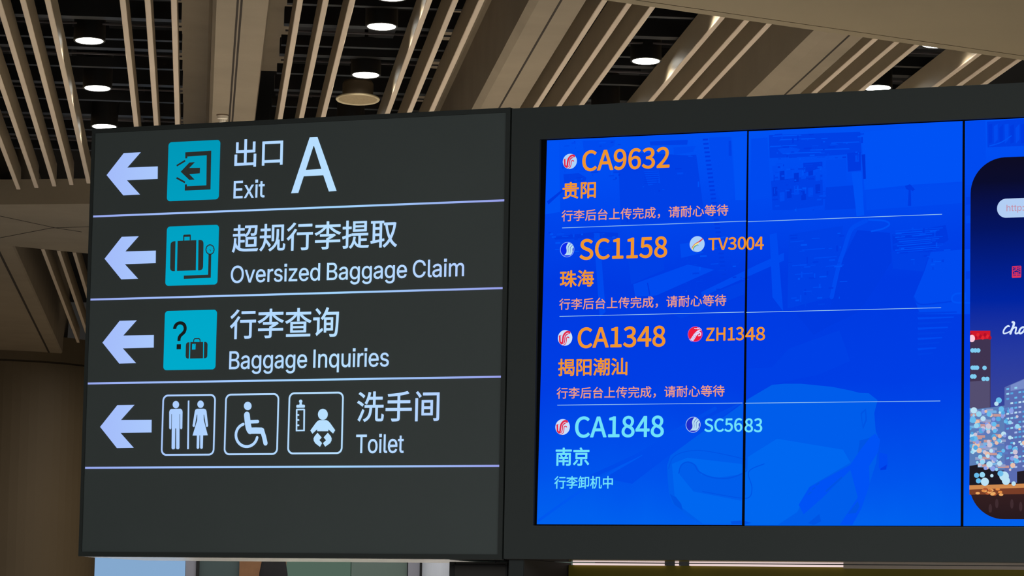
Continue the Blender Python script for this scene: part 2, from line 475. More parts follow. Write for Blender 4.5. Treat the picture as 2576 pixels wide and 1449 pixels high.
# ------------------------------------------------------------------ letter outlines (advance, contours)
GLYPHS_c = {
    '0': (583, '292,-14 344,-7 391,11 432,42 467,86 494,142 515,211 527,293 532,388 527,481 515,562 494,630 467,686 432,729 391,759 344,778 292,784 240,778 193,759 152,729 117,686 90,630 69,562 57,481 53,388 57,293 69,211 90,142 117,86 152,42 193,11 240,-7|292,64 261,69 232,83 207,107 186,141 169,186 156,242 148,309 145,388 148,466 156,532 169,588 186,632 207,666 232,690 261,703 292,708 323,703 352,690 377,666 398,632 416,588 428,532 436,466 439,388 436,309 428,242 416,186 398,141 377,107 352,83 323,69'),
    '1': (583, '92,0 515,0 515,80 360,80 360,770 287,770 254,753 217,738 175,726 127,715 127,654 265,654 265,80 92,80'),
    '2': (583, '46,0 530,0 530,83 317,83 191,76 256,139 315,201 366,263 410,323 446,383 472,441 488,500 494,558 490,607 478,651 459,689 433,722 401,748 362,768 318,780 269,784 201,776 142,753 90,718 42,671 98,617 132,652 170,681 212,699 257,706 291,703 320,694 344,681 364,663 379,641 390,615 397,585 399,554 394,503 378,450 351,394 313,335 264,272 203,205 131,133 46,57'),
    '3': (583, '276,-14 326,-10 373,1 415,20 452,45 482,76 505,114 519,157 524,206 521,244 511,278 496,309 477,335 453,358 425,376 394,391 361,401 361,407 417,434 460,475 488,527 498,591 494,635 481,673 461,706 434,733 401,755 363,771 320,780 273,784 211,777 155,758 104,729 59,692 110,631 145,662 183,685 225,700 270,706 324,697 365,673 391,634 400,584 398,554 389,526 375,501 353,479 325,462 288,448 242,440 187,437 187,363 249,361 300,352 341,339 374,321 398,299 414,273 424,243 426,209 424,178 415,149 401,125 383,105 360,88 333,76 303,69 270,66 210,73 159,93 116,121 80,154 30,92 73,52 127,19 194,-5'),
    '4': (583, '357,0 447,0 447,212 550,212 550,289 447,289 447,770 341,770 21,275 21,212 357,212|357,289 121,289 296,551 358,665 362,665 357,525'),
    '5': (583, '275,-14 323,-9 369,4 412,25 450,55 482,93 506,138 522,190 527,250 523,309 509,360 487,403 459,437 424,463 385,481 342,492 295,496 180,465 200,688 489,688 489,770 116,770 90,411 142,378 173,398 203,412 234,420 270,423 305,420 336,411 363,397 386,377 405,352 418,322 427,287 430,248 426,208 417,172 402,141 382,115 358,94 330,79 299,69 266,66 205,73 154,92 112,119 77,151 28,88 72,51 126,18 193,-5'),
    '6': (583, '316,-14 360,-9 401,4 439,26 472,55 499,92 520,134 533,183 538,236 534,293 523,342 504,384 480,418 449,444 412,463 370,474 324,478 278,472 232,453 188,424 149,386 155,468 167,536 186,591 210,635 239,667 272,688 309,701 348,705 382,701 415,689 445,670 470,646 524,705 489,737 448,762 399,778 343,784 288,778 236,761 188,731 145,689 110,632 82,560 65,472 59,368 64,278 78,201 101,135 132,82 170,40 214,10 263,-8|151,309 190,354 231,384 270,401 308,407 341,403 369,395 393,380 412,360 427,336 438,307 444,274 446,236 444,199 436,165 425,135 409,110 390,89 368,74 343,65 316,62 282,66 251,78 224,98 201,126 183,161 168,203 157,252'),
    '8': (583, '294,-14 346,-10 392,2 433,20 468,44 496,73 517,107 530,144 535,185 524,256 495,311 454,354 405,388 405,393 440,426 473,469 498,521 507,579 504,622 493,661 475,695 451,725 421,749 385,767 343,778 296,782 253,778 213,767 177,750 146,728 120,699 101,666 89,628 85,586 94,530 116,482 149,441 189,409 189,404 137,370 92,322 60,263 48,191 53,148 67,109 88,74 118,44 154,20 195,2 243,-10|347,418 313,432 281,447 251,463 225,481 203,502 187,526 176,554 172,586 181,637 207,676 246,701 295,710 350,700 391,671 417,627 425,574 420,532 405,492 381,454|295,58 262,61 231,68 203,81 180,98 160,119 146,143 137,170 133,200 141,252 163,299 197,340 239,374 280,358 317,341 352,323 382,303 408,281 427,255 439,224 443,188 433,135 403,94 356,67'),
    '9': (583, '247,-14 300,-8 351,10 398,41 441,85 476,144 503,219 520,310 526,418 521,504 507,578 483,641 452,693 414,732 370,761 320,778 267,784 223,779 182,766 144,744 112,715 84,679 64,636 51,587 46,534 50,478 61,429 80,387 104,353 135,327 171,307 212,296 258,292 307,299 353,317 397,347 436,386 430,303 417,235 398,180 374,136 346,104 314,83 280,70 244,66 207,70 172,82 141,100 113,125 61,65 96,34 139,9 188,-8|435,466 395,419 355,387 314,369 274,363 242,367 214,376 190,390 171,410 156,435 145,464 139,497 137,534 139,572 147,606 158,636 174,661 194,682 216,697 241,706 268,709 303,705 334,693 361,674 384,647 403,613 418,571 429,522'),
    'A': (639, '4,0 102,0 176,235 458,235 532,0 634,0 373,770 265,770|201,312 238,431 315,691 319,691 397,431 434,312'),
    'C': (670, '396,-14 466,-6 529,15 584,50 632,97 579,159 540,122 499,95 452,77 400,71 348,77 301,94 260,120 225,157 198,202 177,256 165,318 161,388 165,456 178,517 199,570 228,615 263,651 304,677 351,693 403,699 450,693 492,678 528,656 561,626 613,689 575,725 526,755 469,776 402,784 332,777 267,756 208,723 158,677 117,620 87,552 68,473 61,384 67,296 86,217 116,149 156,92 206,46 263,13 326,-7'),
    'H': (765, '106,0 203,0 203,363 562,363 562,0 660,0 660,770 562,770 562,447 203,447 203,770 106,770'),
    'S': (626, '319,-14 377,-9 428,3 473,23 510,50 541,82 563,119 576,160 581,205 578,245 569,280 554,310 535,336 512,359 485,378 455,395 422,411 313,458 268,478 226,504 196,539 185,587 195,633 224,668 270,691 329,699 380,694 426,679 467,657 504,627 555,689 510,727 456,757 395,777 329,784 278,780 232,768 191,750 155,726 126,696 104,662 91,623 86,580 90,540 101,506 117,476 138,450 162,429 188,410 215,395 243,382 353,334 404,310 445,283 472,247 482,196 479,170 471,145 458,124 439,106 416,91 389,80 357,74 320,71 261,78 205,98 153,128 108,167 50,100 105,53 169,17 241,-6'),
    'T': (629, '266,0 363,0 363,688 597,688 597,770 33,770 33,688 266,688'),
    'V': (604, '247,0 359,0 604,770 505,770 381,353 307,99 303,99 228,353 103,770 1,770'),
    'Z': (633, '53,0 584,0 584,83 172,83 579,712 579,770 89,770 89,688 459,688 53,59'),
    '上': (1050, '449,867 449,45 54,45 54,-34 998,-34 998,45 532,45 532,463 925,463 925,542 532,542 532,867'),
    '中': (1050, '481,882 481,694 101,694 101,195 180,195 180,261 481,261 481,-83 564,-83 564,261 867,261 867,201 947,201 947,694 564,694 564,882|180,338 180,618 481,618 481,338|867,338 564,338 564,618 867,618'),
    '京': (1050, '275,520 780,520 780,351 275,351|720,175 774,118 828,56 876,-3 913,-55 981,-8 942,42 892,100 837,160 784,215|247,214 209,158 162,101 109,46 55,-2 112,-51 169,0 226,60 278,123 324,186|436,866 500,752 68,752 68,674 984,674 984,752 592,752 512,891|197,589 197,280 487,280 487,8 463,-12 441,-12 405,-12 359,-12 307,-11 334,-85 397,-85 449,-84 491,-80 523,-74 546,-63 561,-46 568,-24 570,7 570,280 863,280 863,589'),
    '传': (1050, '279,878 228,760 166,647 95,545 19,459 63,381 168,509 168,-82 244,-82 244,627 354,856|492,131 569,80 645,23 714,-34 768,-84 827,-25 711,71 773,139 834,207 892,273 944,333 889,368 876,362 539,362 577,487 1002,487 1002,562 598,562 632,687 954,687 954,761 652,761 680,867 602,877 572,761 366,761 366,687 553,687 518,562 306,562 306,487 496,487 432,289 808,289 650,114 549,180'),
    '出': (1050, '109,358 109,-22 855,-22 855,-82 940,-82 940,358 855,358 855,57 566,57 566,424 898,424 898,788 813,788 813,501 566,501 566,881 480,881 480,501 239,501 239,787 158,787 158,424 480,424 480,57 196,57 196,358'),
    '南': (1050, '333,483 396,356 462,379 395,503|481,882 481,777 63,777 63,703 481,703 481,591 120,591 120,-83 200,-83 200,519 853,519 853,8 829,-15 807,-15 772,-16 728,-15 680,-14 707,-84 767,-84 816,-82 857,-78 888,-71 909,-61 923,-45 931,-22 933,8 933,591 568,591 568,703 988,703 988,777 568,777 568,882|653,505 581,355 279,355 279,291 484,291 484,185 257,185 257,119 484,119 484,-64 560,-64 560,119 796,119 796,185 560,185 560,291 777,291 777,355 649,355 722,484'),
    '卸': (1050, '191,887 167,809 135,736 96,670 51,614 112,569 199,702 285,702 285,548 49,548 49,477 285,477 285,89 183,72 183,397 116,397 116,61 33,48 45,-30 159,-10 289,14 428,38 568,63 564,138 359,102 359,282 534,282 534,350 359,350 359,477 562,477 562,548 359,548 359,702 546,702 546,772 230,772 264,870|600,819 600,-83 678,-83 678,745 896,745 896,182 877,163 860,162 833,162 799,162 759,163 786,80 834,81 875,83 908,88 935,97 954,109 965,127 971,151 973,181 973,819'),
    '取': (1050, '893,689 871,576 842,471 807,374 767,285 730,376 699,474 674,579 654,689|532,765 532,689 584,689 609,554 640,428 677,312 723,206 673,135 620,72 563,19 503,-24 555,-84 612,-41 666,9 717,66 764,129 805,68 852,14 904,-35 961,-77 1016,-15 955,27 900,78 852,136 809,202 865,317 912,447 950,593 976,754 928,767 914,765|40,137 58,61 374,116 374,-82 451,-82 451,129 544,147 540,214 451,200 451,762 527,762 527,833 50,833 50,762 121,762 121,148|196,762 374,762 374,614 196,614|196,546 374,546 374,394 196,394|196,325 374,325 374,187 196,160'),
    '口': (1050, '133,772 133,-58 215,-58 215,32 836,32 836,-54 920,-54 920,772|215,112 215,693 836,693 836,112'),
    '台': (1050, '188,359 188,-83 268,-83 268,-26 778,-26 778,-81 862,-81 862,359|268,50 268,284 778,284 778,50|132,447 150,453 175,457 215,462 275,466 361,472 480,478 638,487 840,498 904,408 972,456 919,528 850,609 771,690 691,764 629,722 783,567 243,542 313,611 382,686 450,767 515,852 436,887 403,838 368,790 332,744 297,702 264,663 234,631 210,605 192,587 167,564 145,545 125,532 106,525'),
    '后': (1050, '159,788 159,516 158,452 155,384 149,313 139,241 123,169 101,98 72,31 34,-32 100,-86 140,-18 172,55 197,133 214,213 226,293 234,372 237,447 238,516 1002,516 1002,591 238,591 238,722 422,736 606,755 778,780 930,810 862,874 796,859 719,845 634,833 543,821 448,811 351,802 254,794|328,366 328,-85 407,-85 407,-30 842,-30 842,-83 925,-83 925,366|407,43 407,292 842,292 842,43'),
    '完': (1050, '238,574 238,501 810,501 810,574|59,378 59,305 341,305 335,239 324,182 306,132 279,90 242,54 192,24 127,0 46,-20 88,-85 177,-61 249,-32 305,5 348,48 379,100 400,159 414,227 422,305 607,305 607,41 608,12 612,-11 620,-30 631,-45 648,-55 669,-62 696,-66 729,-67 760,-67 809,-67 859,-67 890,-67 918,-65 942,-59 961,-48 975,-31 987,-7 995,25 1001,64 1005,113 933,145 931,104 929,72 926,48 922,30 916,18 908,10 897,6 883,5 852,5 808,5 764,5 736,5 710,7 695,12 688,23 686,41 686,305 991,305 991,378|442,869 495,762 86,762 86,528 165,528 165,686 880,686 880,528 962,528 962,762 588,762 521,892'),
    '待': (1050, '436,214 473,168 509,119 539,70 561,27 628,67 605,109 574,156 538,204 501,248|268,880 226,823 171,764 109,710 46,664 87,599 157,652 226,714 289,782 341,851|637,877 637,746 405,746 405,674 637,674 637,541 343,541 343,468 785,468 785,351 356,351 356,278 785,278 785,12 763,-7 743,-8 711,-8 670,-8 624,-6 650,-82 706,-82 753,-80 790,-77 819,-69 840,-58 853,-41 860,-19 862,12 862,278 1003,278 1003,351 862,351 862,468 1011,468 1011,541 715,541 715,674 956,674 956,746 715,746 715,877|286,648 234,568 171,491 102,421 30,362 72,285 194,401 194,-83 270,-83 270,492 355,621'),
    '心': (1050, '310,589 310,68 312,33 317,4 326,-20 341,-37 361,-50 386,-59 418,-64 457,-65 497,-65 562,-65 628,-65 669,-65 709,-62 742,-53 767,-36 787,-11 801,24 811,69 818,125 824,193 748,229 745,167 741,118 736,80 729,51 719,31 705,18 688,11 666,9 623,9 561,9 502,9 463,9 427,12 405,20 395,38 392,68 392,589|142,511 127,411 105,305 78,203 46,113 126,80 156,175 182,283 203,394 217,496|799,509 843,410 882,304 915,201 937,110 1015,142 992,232 958,333 918,438 873,538|359,794 437,736 516,672 587,609 642,554 699,613 642,668 570,729 491,790 413,846'),
    '成': (1050, '571,881 577,704 134,704 134,409 132,299 119,182 90,66 38,-39 104,-91 137,-36 162,24 182,88 196,155 206,221 212,287 216,349 216,408 216,415 409,415 407,352 405,300 403,256 401,221 398,194 394,174 390,160 386,151 352,140 334,140 308,140 276,142 241,145 263,71 300,70 335,69 366,69 390,70 453,101 460,114 466,135 471,163 475,200 478,246 481,304 483,373 485,455 486,488 216,488 216,627 582,627 594,503 611,385 632,277 660,181 605,124 547,72 484,26 416,-14 474,-79 691,97 710,58 730,24 752,-6 775,-31 800,-50 826,-65 854,-74 883,-77 911,-74 935,-66 955,-51 971,-28 983,3 994,43 1001,94 1007,155 939,199 936,150 933,109 929,76 923,49 917,29 909,15 900,7 890,4 851,15 814,47 781,98 750,167 805,246 855,332 898,425 935,525 856,545 829,468 797,394 761,325 721,259 702,340 685,429 672,525 662,627 999,627 999,704 658,704 653,881|705,830 757,801 809,768 856,735 893,704 942,758 905,788 857,819 804,851 752,878'),
    '手': (1050, '53,338 53,261 486,261 486,26 485,13 479,4 469,-2 454,-3 425,-3 380,-3 323,-3 258,-2 292,-80 367,-80 428,-78 476,-74 512,-66 537,-54 554,-37 564,-10 567,26 567,261 1001,261 1001,338 567,338 567,508 941,508 941,584 567,584 567,755 658,767 745,782 824,799 896,817 838,881 772,863 694,848 607,834 514,822 416,812 317,803 218,796 122,791 141,723 486,746 486,584 123,584 123,508 486,508 486,338'),
    '提': (1050, '502,648 853,648 853,565 502,565|502,788 853,788 853,705 502,705|430,848 430,504 929,504 929,848|451,312 432,202 401,107 355,27 293,-37 352,-84 391,-44 425,1 455,52 479,109 507,59 538,19 574,-12 614,-35 657,-51 705,-61 756,-67 812,-68 996,-68 1020,3 976,3 914,2 853,2 815,2 714,8 714,173 935,173 935,238 714,238 714,362 986,362 986,429 382,429 382,362 640,362 640,28 597,52 560,86 529,131 503,190 523,304|172,881 172,670 42,670 42,597 172,597 172,366 30,325 50,247 172,287 172,15 154,-4 140,-5 117,-5 88,-5 56,-4 78,-77 123,-76 159,-74 188,-69 210,-62 227,-51 238,-35 244,-14 246,15 246,311 362,350 352,421 246,389 246,597 362,597 362,670 246,670 246,881'),
    '揭': (1050, '513,638 867,638 867,550 513,550|513,779 867,779 867,694 513,694|434,258 434,38 857,38 857,96 500,96 500,258|187,881 187,670 56,670 56,597 187,597 187,367 47,325 68,247 187,288 187,14 170,-4 156,-5 135,-5 109,-5 78,-4 100,-77 143,-76 177,-74 205,-69 226,-62 242,-51 253,-36 259,-14 261,14 261,313 379,354 368,425 261,391 261,597 371,597 371,670 261,670 261,881|440,840 440,489 492,489 468,434 435,377 393,321 341,269 389,218 499,349 917,349 913,263 909,192 905,132 900,85 895,48 890,20 884,1 877,-11 848,-23 767,-20 784,-79 882,-79 942,-49 951,-33 959,-10 966,23 973,66 978,122 984,191 989,276 994,378 994,412 535,412 563,479 498,489 941,489 941,840|688,331 665,274 631,225 589,183 538,149 578,105 690,209 724,184 758,158 787,134 811,112 847,155 821,178 789,203 754,229 717,253 746,324'),
    '机': (1050, '523,822 523,485 522,422 519,356 511,288 498,220 478,152 451,87 414,24 367,-34 426,-84 477,-22 517,46 548,118 570,193 585,269 594,344 599,417 600,485 600,748 797,748 797,71 799,16 803,-19 810,-40 821,-54 881,-74 935,-74 991,-59 1020,0 1023,28 1026,69 1028,117 1028,164 968,197 967,148 966,105 964,71 963,47 953,7 932,0 901,0 882,6 879,12 877,24 875,42 875,65 875,822|229,882 229,658 55,658 55,582 218,582 183,471 138,361 85,263 29,184 70,112 114,175 156,251 194,336 229,426 229,-83 306,-83 306,399 337,358 369,316 397,277 417,246 466,311 436,345 391,396 343,448 306,487 306,582 461,582 461,658 306,658 306,882'),
    '李': (1050, '482,882 482,767 60,767 60,693 393,693 317,626 228,566 134,515 38,476 89,414 197,463 303,528 400,604 482,690 482,460 562,460 562,690 645,606 744,531 851,468 960,420 1013,485 914,522 818,571 728,629 650,693 992,693 992,767 562,767 562,882|482,289 482,234 58,234 58,162 482,162 482,9 459,-9 437,-10 401,-10 355,-9 304,-7 338,-81 397,-81 445,-79 484,-76 514,-68 536,-57 551,-42 559,-20 561,8 561,162 994,162 994,234 561,234 561,257 630,287 698,322 762,360 819,399 768,443 751,439 239,439 239,370 655,370'),
    '查': (1050, '310,229 735,229 735,141 310,141|310,370 735,370 735,284 310,284|232,426 232,84 817,84 817,426|78,21 78,-50 977,-50 977,21|483,882 483,749 60,749 60,680 398,680 322,607 233,542 136,487 38,445 89,382 198,434 304,503 401,584 483,674 483,459 561,459 561,675 644,587 742,507 850,441 960,391 1013,456 912,495 814,547 723,610 646,680 992,680 992,749 561,749 561,882'),
    '汕': (1050, '98,813 152,787 207,756 257,725 296,695 343,759 303,788 252,818 196,846 143,870|41,524 94,498 148,468 197,437 235,410 280,475 240,502 191,531 136,558 84,582|76,-17 143,-69 330,271 272,321 224,230 172,138 121,53|375,639 375,-18 892,-18 892,-82 971,-82 971,642 892,642 892,57 709,57 709,871 630,871 630,57 452,57 452,639'),
    '洗': (1050, '89,817 139,788 189,755 234,720 268,688 317,749 282,779 237,812 187,843 138,870|40,534 91,506 143,474 189,442 226,412 272,475 235,504 187,535 135,565 84,590|70,-22 139,-71 179,9 221,96 261,186 297,273 239,318 198,226 154,134 110,49|457,867 435,768 406,675 368,591 324,520 393,478 475,634 630,634 630,446 321,446 321,371 505,371 500,300 491,236 477,178 456,127 427,81 388,41 337,6 273,-23 321,-85 392,-51 448,-11 492,36 526,89 550,149 567,216 578,290 585,371 721,371 721,35 725,-16 740,-49 770,-66 818,-71 839,-71 871,-71 904,-71 925,-71 950,-69 970,-62 986,-50 998,-31 1008,-4 1015,30 1020,74 1023,127 954,159 952,113 951,76 948,48 945,28 941,14 935,6 927,1 918,0 899,0 873,0 847,0 830,0 813,1 804,7 799,17 798,35 798,371 1008,371 1008,446 708,446 708,634 967,634 967,709 708,709 708,882 630,882 630,709 500,709 537,852'),
    '海': (1050, '100,814 149,789 200,759 246,730 282,702 328,762 291,789 245,817 194,845 145,868|44,508 91,483 139,455 182,425 216,398 262,459 226,485 183,513 135,540 87,563|76,-23 144,-66 179,13 215,100 250,190 282,276 221,319 186,227 148,134 110,48|585,493 619,465 651,434 680,403 702,374 481,374 499,522 862,522 855,374 706,374 749,405 727,433 697,464 664,494 630,522|299,374 299,301 397,301 387,237 378,176 368,120 358,70 826,70 801,5 763,-11 742,-10 714,-9 678,-7 639,-4 661,-72 699,-74 735,-75 767,-75 793,-74 815,-70 834,-64 852,-53 868,-36 877,-20 887,3 895,32 902,70 982,70 982,139 912,139 924,301 1012,301 1012,374 929,374 937,553 938,590 433,590 407,374|471,301 851,301 837,139 447,139|559,270 594,238 629,204 660,169 684,139 731,172 707,202 676,236 640,269 604,298|464,883 431,792 389,705 341,625 287,559 355,515 468,691 985,691 985,764 503,764 541,863'),
    '潮': (1050, '376,411 562,411 562,326 376,326|376,549 562,549 562,466 376,466|70,817 112,788 154,756 193,722 223,692 275,747 245,775 206,807 163,838 121,866|35,533 78,505 122,474 161,444 192,417 242,474 210,501 169,530 125,558 82,583|58,-35 128,-75 161,7 195,97 227,189 256,278 194,319 162,224 127,128 91,40|433,880 433,764 290,764 290,694 433,694 433,607 311,607 311,268 433,268 433,180 270,180 270,108 433,108 433,-84 506,-84 506,108 657,108 657,180 506,180 506,268 629,268 629,607 506,607 506,694 653,694 653,764 506,764 506,880|907,771 907,598 770,598 770,771|700,842 700,422 699,365 697,305 692,244 683,183 670,122 652,63 627,8 595,-43 653,-85 700,-5 732,85 753,180 765,276 907,276 907,15 888,-6 873,-6 848,-6 817,-5 783,-4 805,-81 851,-81 888,-79 919,-74 942,-66 959,-54 970,-38 975,-15 977,14 977,842|907,526 907,348 769,348 770,422 770,526'),
    '珠': (1050, '501,834 485,739 462,649 431,567 393,498 458,459 526,612 664,612 664,426 398,426 398,354 627,354 569,255 499,163 420,84 337,24 390,-36 466,24 539,100 606,187 664,284 664,-83 739,-83 739,288 790,197 848,111 910,36 973,-24 1029,37 958,96 889,173 827,261 775,354 1008,354 1008,426 739,426 739,612 957,612 957,685 739,685 739,882 664,882 664,685 547,685 575,821|44,105 61,28 139,52 224,78 314,105 404,132 395,206 258,165 258,434 379,434 379,507 258,507 258,737 400,737 400,811 48,811 48,737 183,737 183,507 58,507 58,434 183,434 183,143'),
    '等': (1050, '607,888 580,822 544,761 502,706 455,660 483,642 483,569 154,569 154,503 483,503 483,409 50,409 50,339 699,339 699,247 84,247 84,178 699,178 699,11 674,-9 653,-10 618,-10 573,-10 522,-8 551,-83 611,-83 661,-82 701,-78 732,-71 754,-60 769,-44 776,-21 778,9 778,178 976,178 976,247 778,247 778,339 1004,339 1004,409 564,409 564,503 904,503 904,569 564,569 564,642 547,642 612,727 684,727 758,602 827,631 769,727 993,727 993,794 650,794 683,870|234,132 286,95 336,53 380,10 413,-29 474,20 440,59 395,101 344,142 292,178|195,888 165,818 126,752 83,692 35,641 101,597 201,727 243,727 288,607 358,633 321,727 513,727 513,794 237,794 270,868'),
    '耐': (1050, '616,444 649,385 678,322 702,261 716,209 786,235 770,287 746,347 715,409 681,467|845,877 845,642 600,642 600,568 845,568 845,12 822,-11 805,-10 778,-10 743,-10 704,-9 731,-83 782,-83 823,-81 856,-76 880,-68 898,-57 910,-41 918,-18 920,12 920,568 1011,568 1011,642 920,642 920,877|82,607 82,-81 148,-81 148,537 232,537 232,-14 288,-14 288,537 366,537 366,-14 421,-14 421,537 497,537 497,-3 485,-16 422,-15 443,-79 537,-67 550,-57 558,-44 562,-26 563,-4 563,607 306,607 352,749 590,749 590,825 51,825 51,749 271,749 233,607'),
    '行': (1050, '457,819 457,744 974,744 974,819|280,883 232,824 172,762 105,704 37,653 83,590 156,647 229,712 297,782 356,852|411,529 411,454 765,454 765,18 737,-5 714,-6 676,-6 627,-5 572,-3 599,-81 668,-81 724,-80 766,-77 797,-69 819,-57 834,-39 842,-15 845,17 845,454 1003,454 1003,529|322,658 261,568 188,482 108,404 26,338 82,272 202,382 202,-87 279,-87 279,468 397,630'),
    '规': (1050, '500,831 500,272 576,272 576,762 866,762 866,272 944,272 944,831|218,872 218,708 68,708 68,634 218,634 218,530 217,464 45,464 45,390 214,390 209,335 200,281 188,226 170,172 147,120 118,70 82,24 38,-18 95,-74 160,-2 210,78 246,163 269,251 306,204 343,155 377,108 402,70 457,129 425,169 376,227 324,287 283,332 289,390 450,390 450,464 292,464 293,532 293,634 437,634 437,708 293,708 293,872|685,672 685,471 683,408 675,343 660,278 635,212 597,148 545,86 475,27 387,-26 436,-83 493,-50 542,-15 586,22 623,61 655,101 681,143 703,185 721,228 721,28 726,-15 742,-43 772,-58 815,-62 900,-62 929,-60 952,-53 970,-40 983,-20 992,7 999,43 1004,88 1007,144 943,174 942,125 940,86 937,55 933,33 928,17 921,8 912,3 900,1 826,1 809,3 798,8 793,19 791,37 791,305 743,305 758,470 758,672'),
    '询': (1050, '120,814 160,775 200,732 236,690 264,653 320,706 292,742 256,782 215,823 174,860|44,554 44,477 192,477 192,117 187,84 174,58 158,39 142,25 183,-42 190,-34 199,-24 213,-12 233,5 260,26 297,54 345,90 404,136 378,202 269,122 269,554|532,882 493,783 445,689 390,603 328,532 396,480 517,652 910,652 904,500 898,372 892,267 884,181 876,115 867,66 856,31 845,11 801,-6 778,-6 744,-6 703,-4 657,-1 682,-78 724,-79 765,-80 802,-79 832,-78 857,-74 878,-66 897,-54 915,-35 929,-9 941,29 952,84 961,157 968,251 975,368 981,511 987,683 988,725 556,725 612,861|706,307 706,193 524,193 524,307|706,371 524,371 524,483 706,483|452,549 452,64 524,64 524,128 776,128 776,549'),
    '请': (1050, '112,811 155,771 199,728 238,685 269,648 322,704 292,740 251,780 207,821 163,859|44,553 44,477 202,477 202,92 196,61 184,35 167,15 151,2 193,-65 200,-57 209,-47 222,-34 242,-18 269,4 306,33 353,69 413,116 387,183 277,101 277,553|519,223 849,223 849,137 519,137|519,278 519,359 849,359 849,278|645,882 645,800 401,800 401,739 645,739 645,672 428,672 428,614 645,614 645,542 370,542 370,481 1008,481 1008,542 723,542 723,614 944,614 944,672 723,672 723,739 976,739 976,800 723,800 723,882|445,420 445,-83 519,-83 519,79 849,79 849,5 830,-13 813,-13 785,-13 750,-13 711,-12 734,-80 785,-79 827,-78 860,-74 886,-67 904,-57 916,-42 923,-22 924,4 924,420'),
    '贵': (1050, '480,316 480,244 478,213 470,180 452,145 421,109 371,74 300,39 203,6 77,-24 128,-86 260,-50 362,-11 438,31 492,74 528,117 549,161 559,202 562,242 562,316|553,68 652,35 754,-4 848,-45 923,-83 963,-17 886,20 791,59 688,96 590,126|201,421 201,100 280,100 280,356 768,356 768,103 851,103 851,421|261,754 486,754 486,671 261,671|567,754 788,754 788,671 567,671|59,548 59,481 996,481 996,548 567,548 567,614 867,614 867,811 567,811 567,882 486,882 486,811 185,811 185,614 486,614 486,548'),
    '超': (1050, '624,366 875,366 875,172 624,172|549,432 549,106 954,106 954,432|102,409 98,274 87,151 65,42 28,-47 92,-85 113,-41 130,9 143,63 153,121 185,72 221,33 263,2 312,-22 367,-38 430,-49 501,-55 581,-57 987,-57 1019,21 983,20 930,19 865,19 794,19 724,19 661,19 611,19 580,19 505,21 439,26 380,37 329,54 329,265 494,265 494,335 329,335 329,484 497,484 539,449 579,475 615,504 646,538 673,575 695,617 713,663 727,714 737,770 899,770 896,723 893,682 890,649 886,622 882,600 878,584 874,572 869,564 836,555 821,555 797,555 768,556 736,559 756,491 872,491 933,517 941,529 949,547 955,571 960,601 965,639 969,685 973,741 976,807 977,838 515,838 515,770 663,770 644,686 612,615 566,557 504,511 504,556 317,556 317,686 483,686 483,756 317,756 317,882 244,882 244,756 77,756 77,686 244,686 244,556 55,556 55,484 258,484 258,98 230,127 206,162 185,204 167,253 173,404'),
    '间': (1050, '96,646 96,-84 176,-84 176,646|111,831 148,793 184,752 215,712 238,676 304,718 279,754 247,794 210,833 172,869|398,310 650,310 650,168 398,168|398,516 650,516 650,376 398,376|327,582 327,103 725,103 725,582|370,824 370,749 878,749 878,12 860,-7 845,-7 821,-8 792,-7 759,-6 785,-79 829,-79 867,-78 898,-74 922,-66 940,-54 951,-39 957,-17 959,12 959,824'),
    '阳': (1050, '486,818 486,-76 562,-76 562,5 875,5 875,-66 954,-66 954,818|562,80 562,387 875,387 875,80|562,460 562,745 875,745 875,460|91,839 91,-82 165,-82 165,768 328,768 217,530 279,470 318,415 339,364 345,318 343,294 339,274 330,257 317,246 274,235 193,237 213,165 304,166 369,187 391,207 407,235 416,270 418,311 412,362 393,418 355,477 294,540 429,809 376,842 363,839'),
    '，': (1050, '165,-112 204,-96 240,-75 271,-50 297,-21 318,11 334,46 343,85 347,126 341,176 324,214 296,238 257,247 227,242 201,228 184,204 178,171 184,139 201,115 226,101 256,97 274,99 263,49 236,6 196,-28 142,-57'),
}
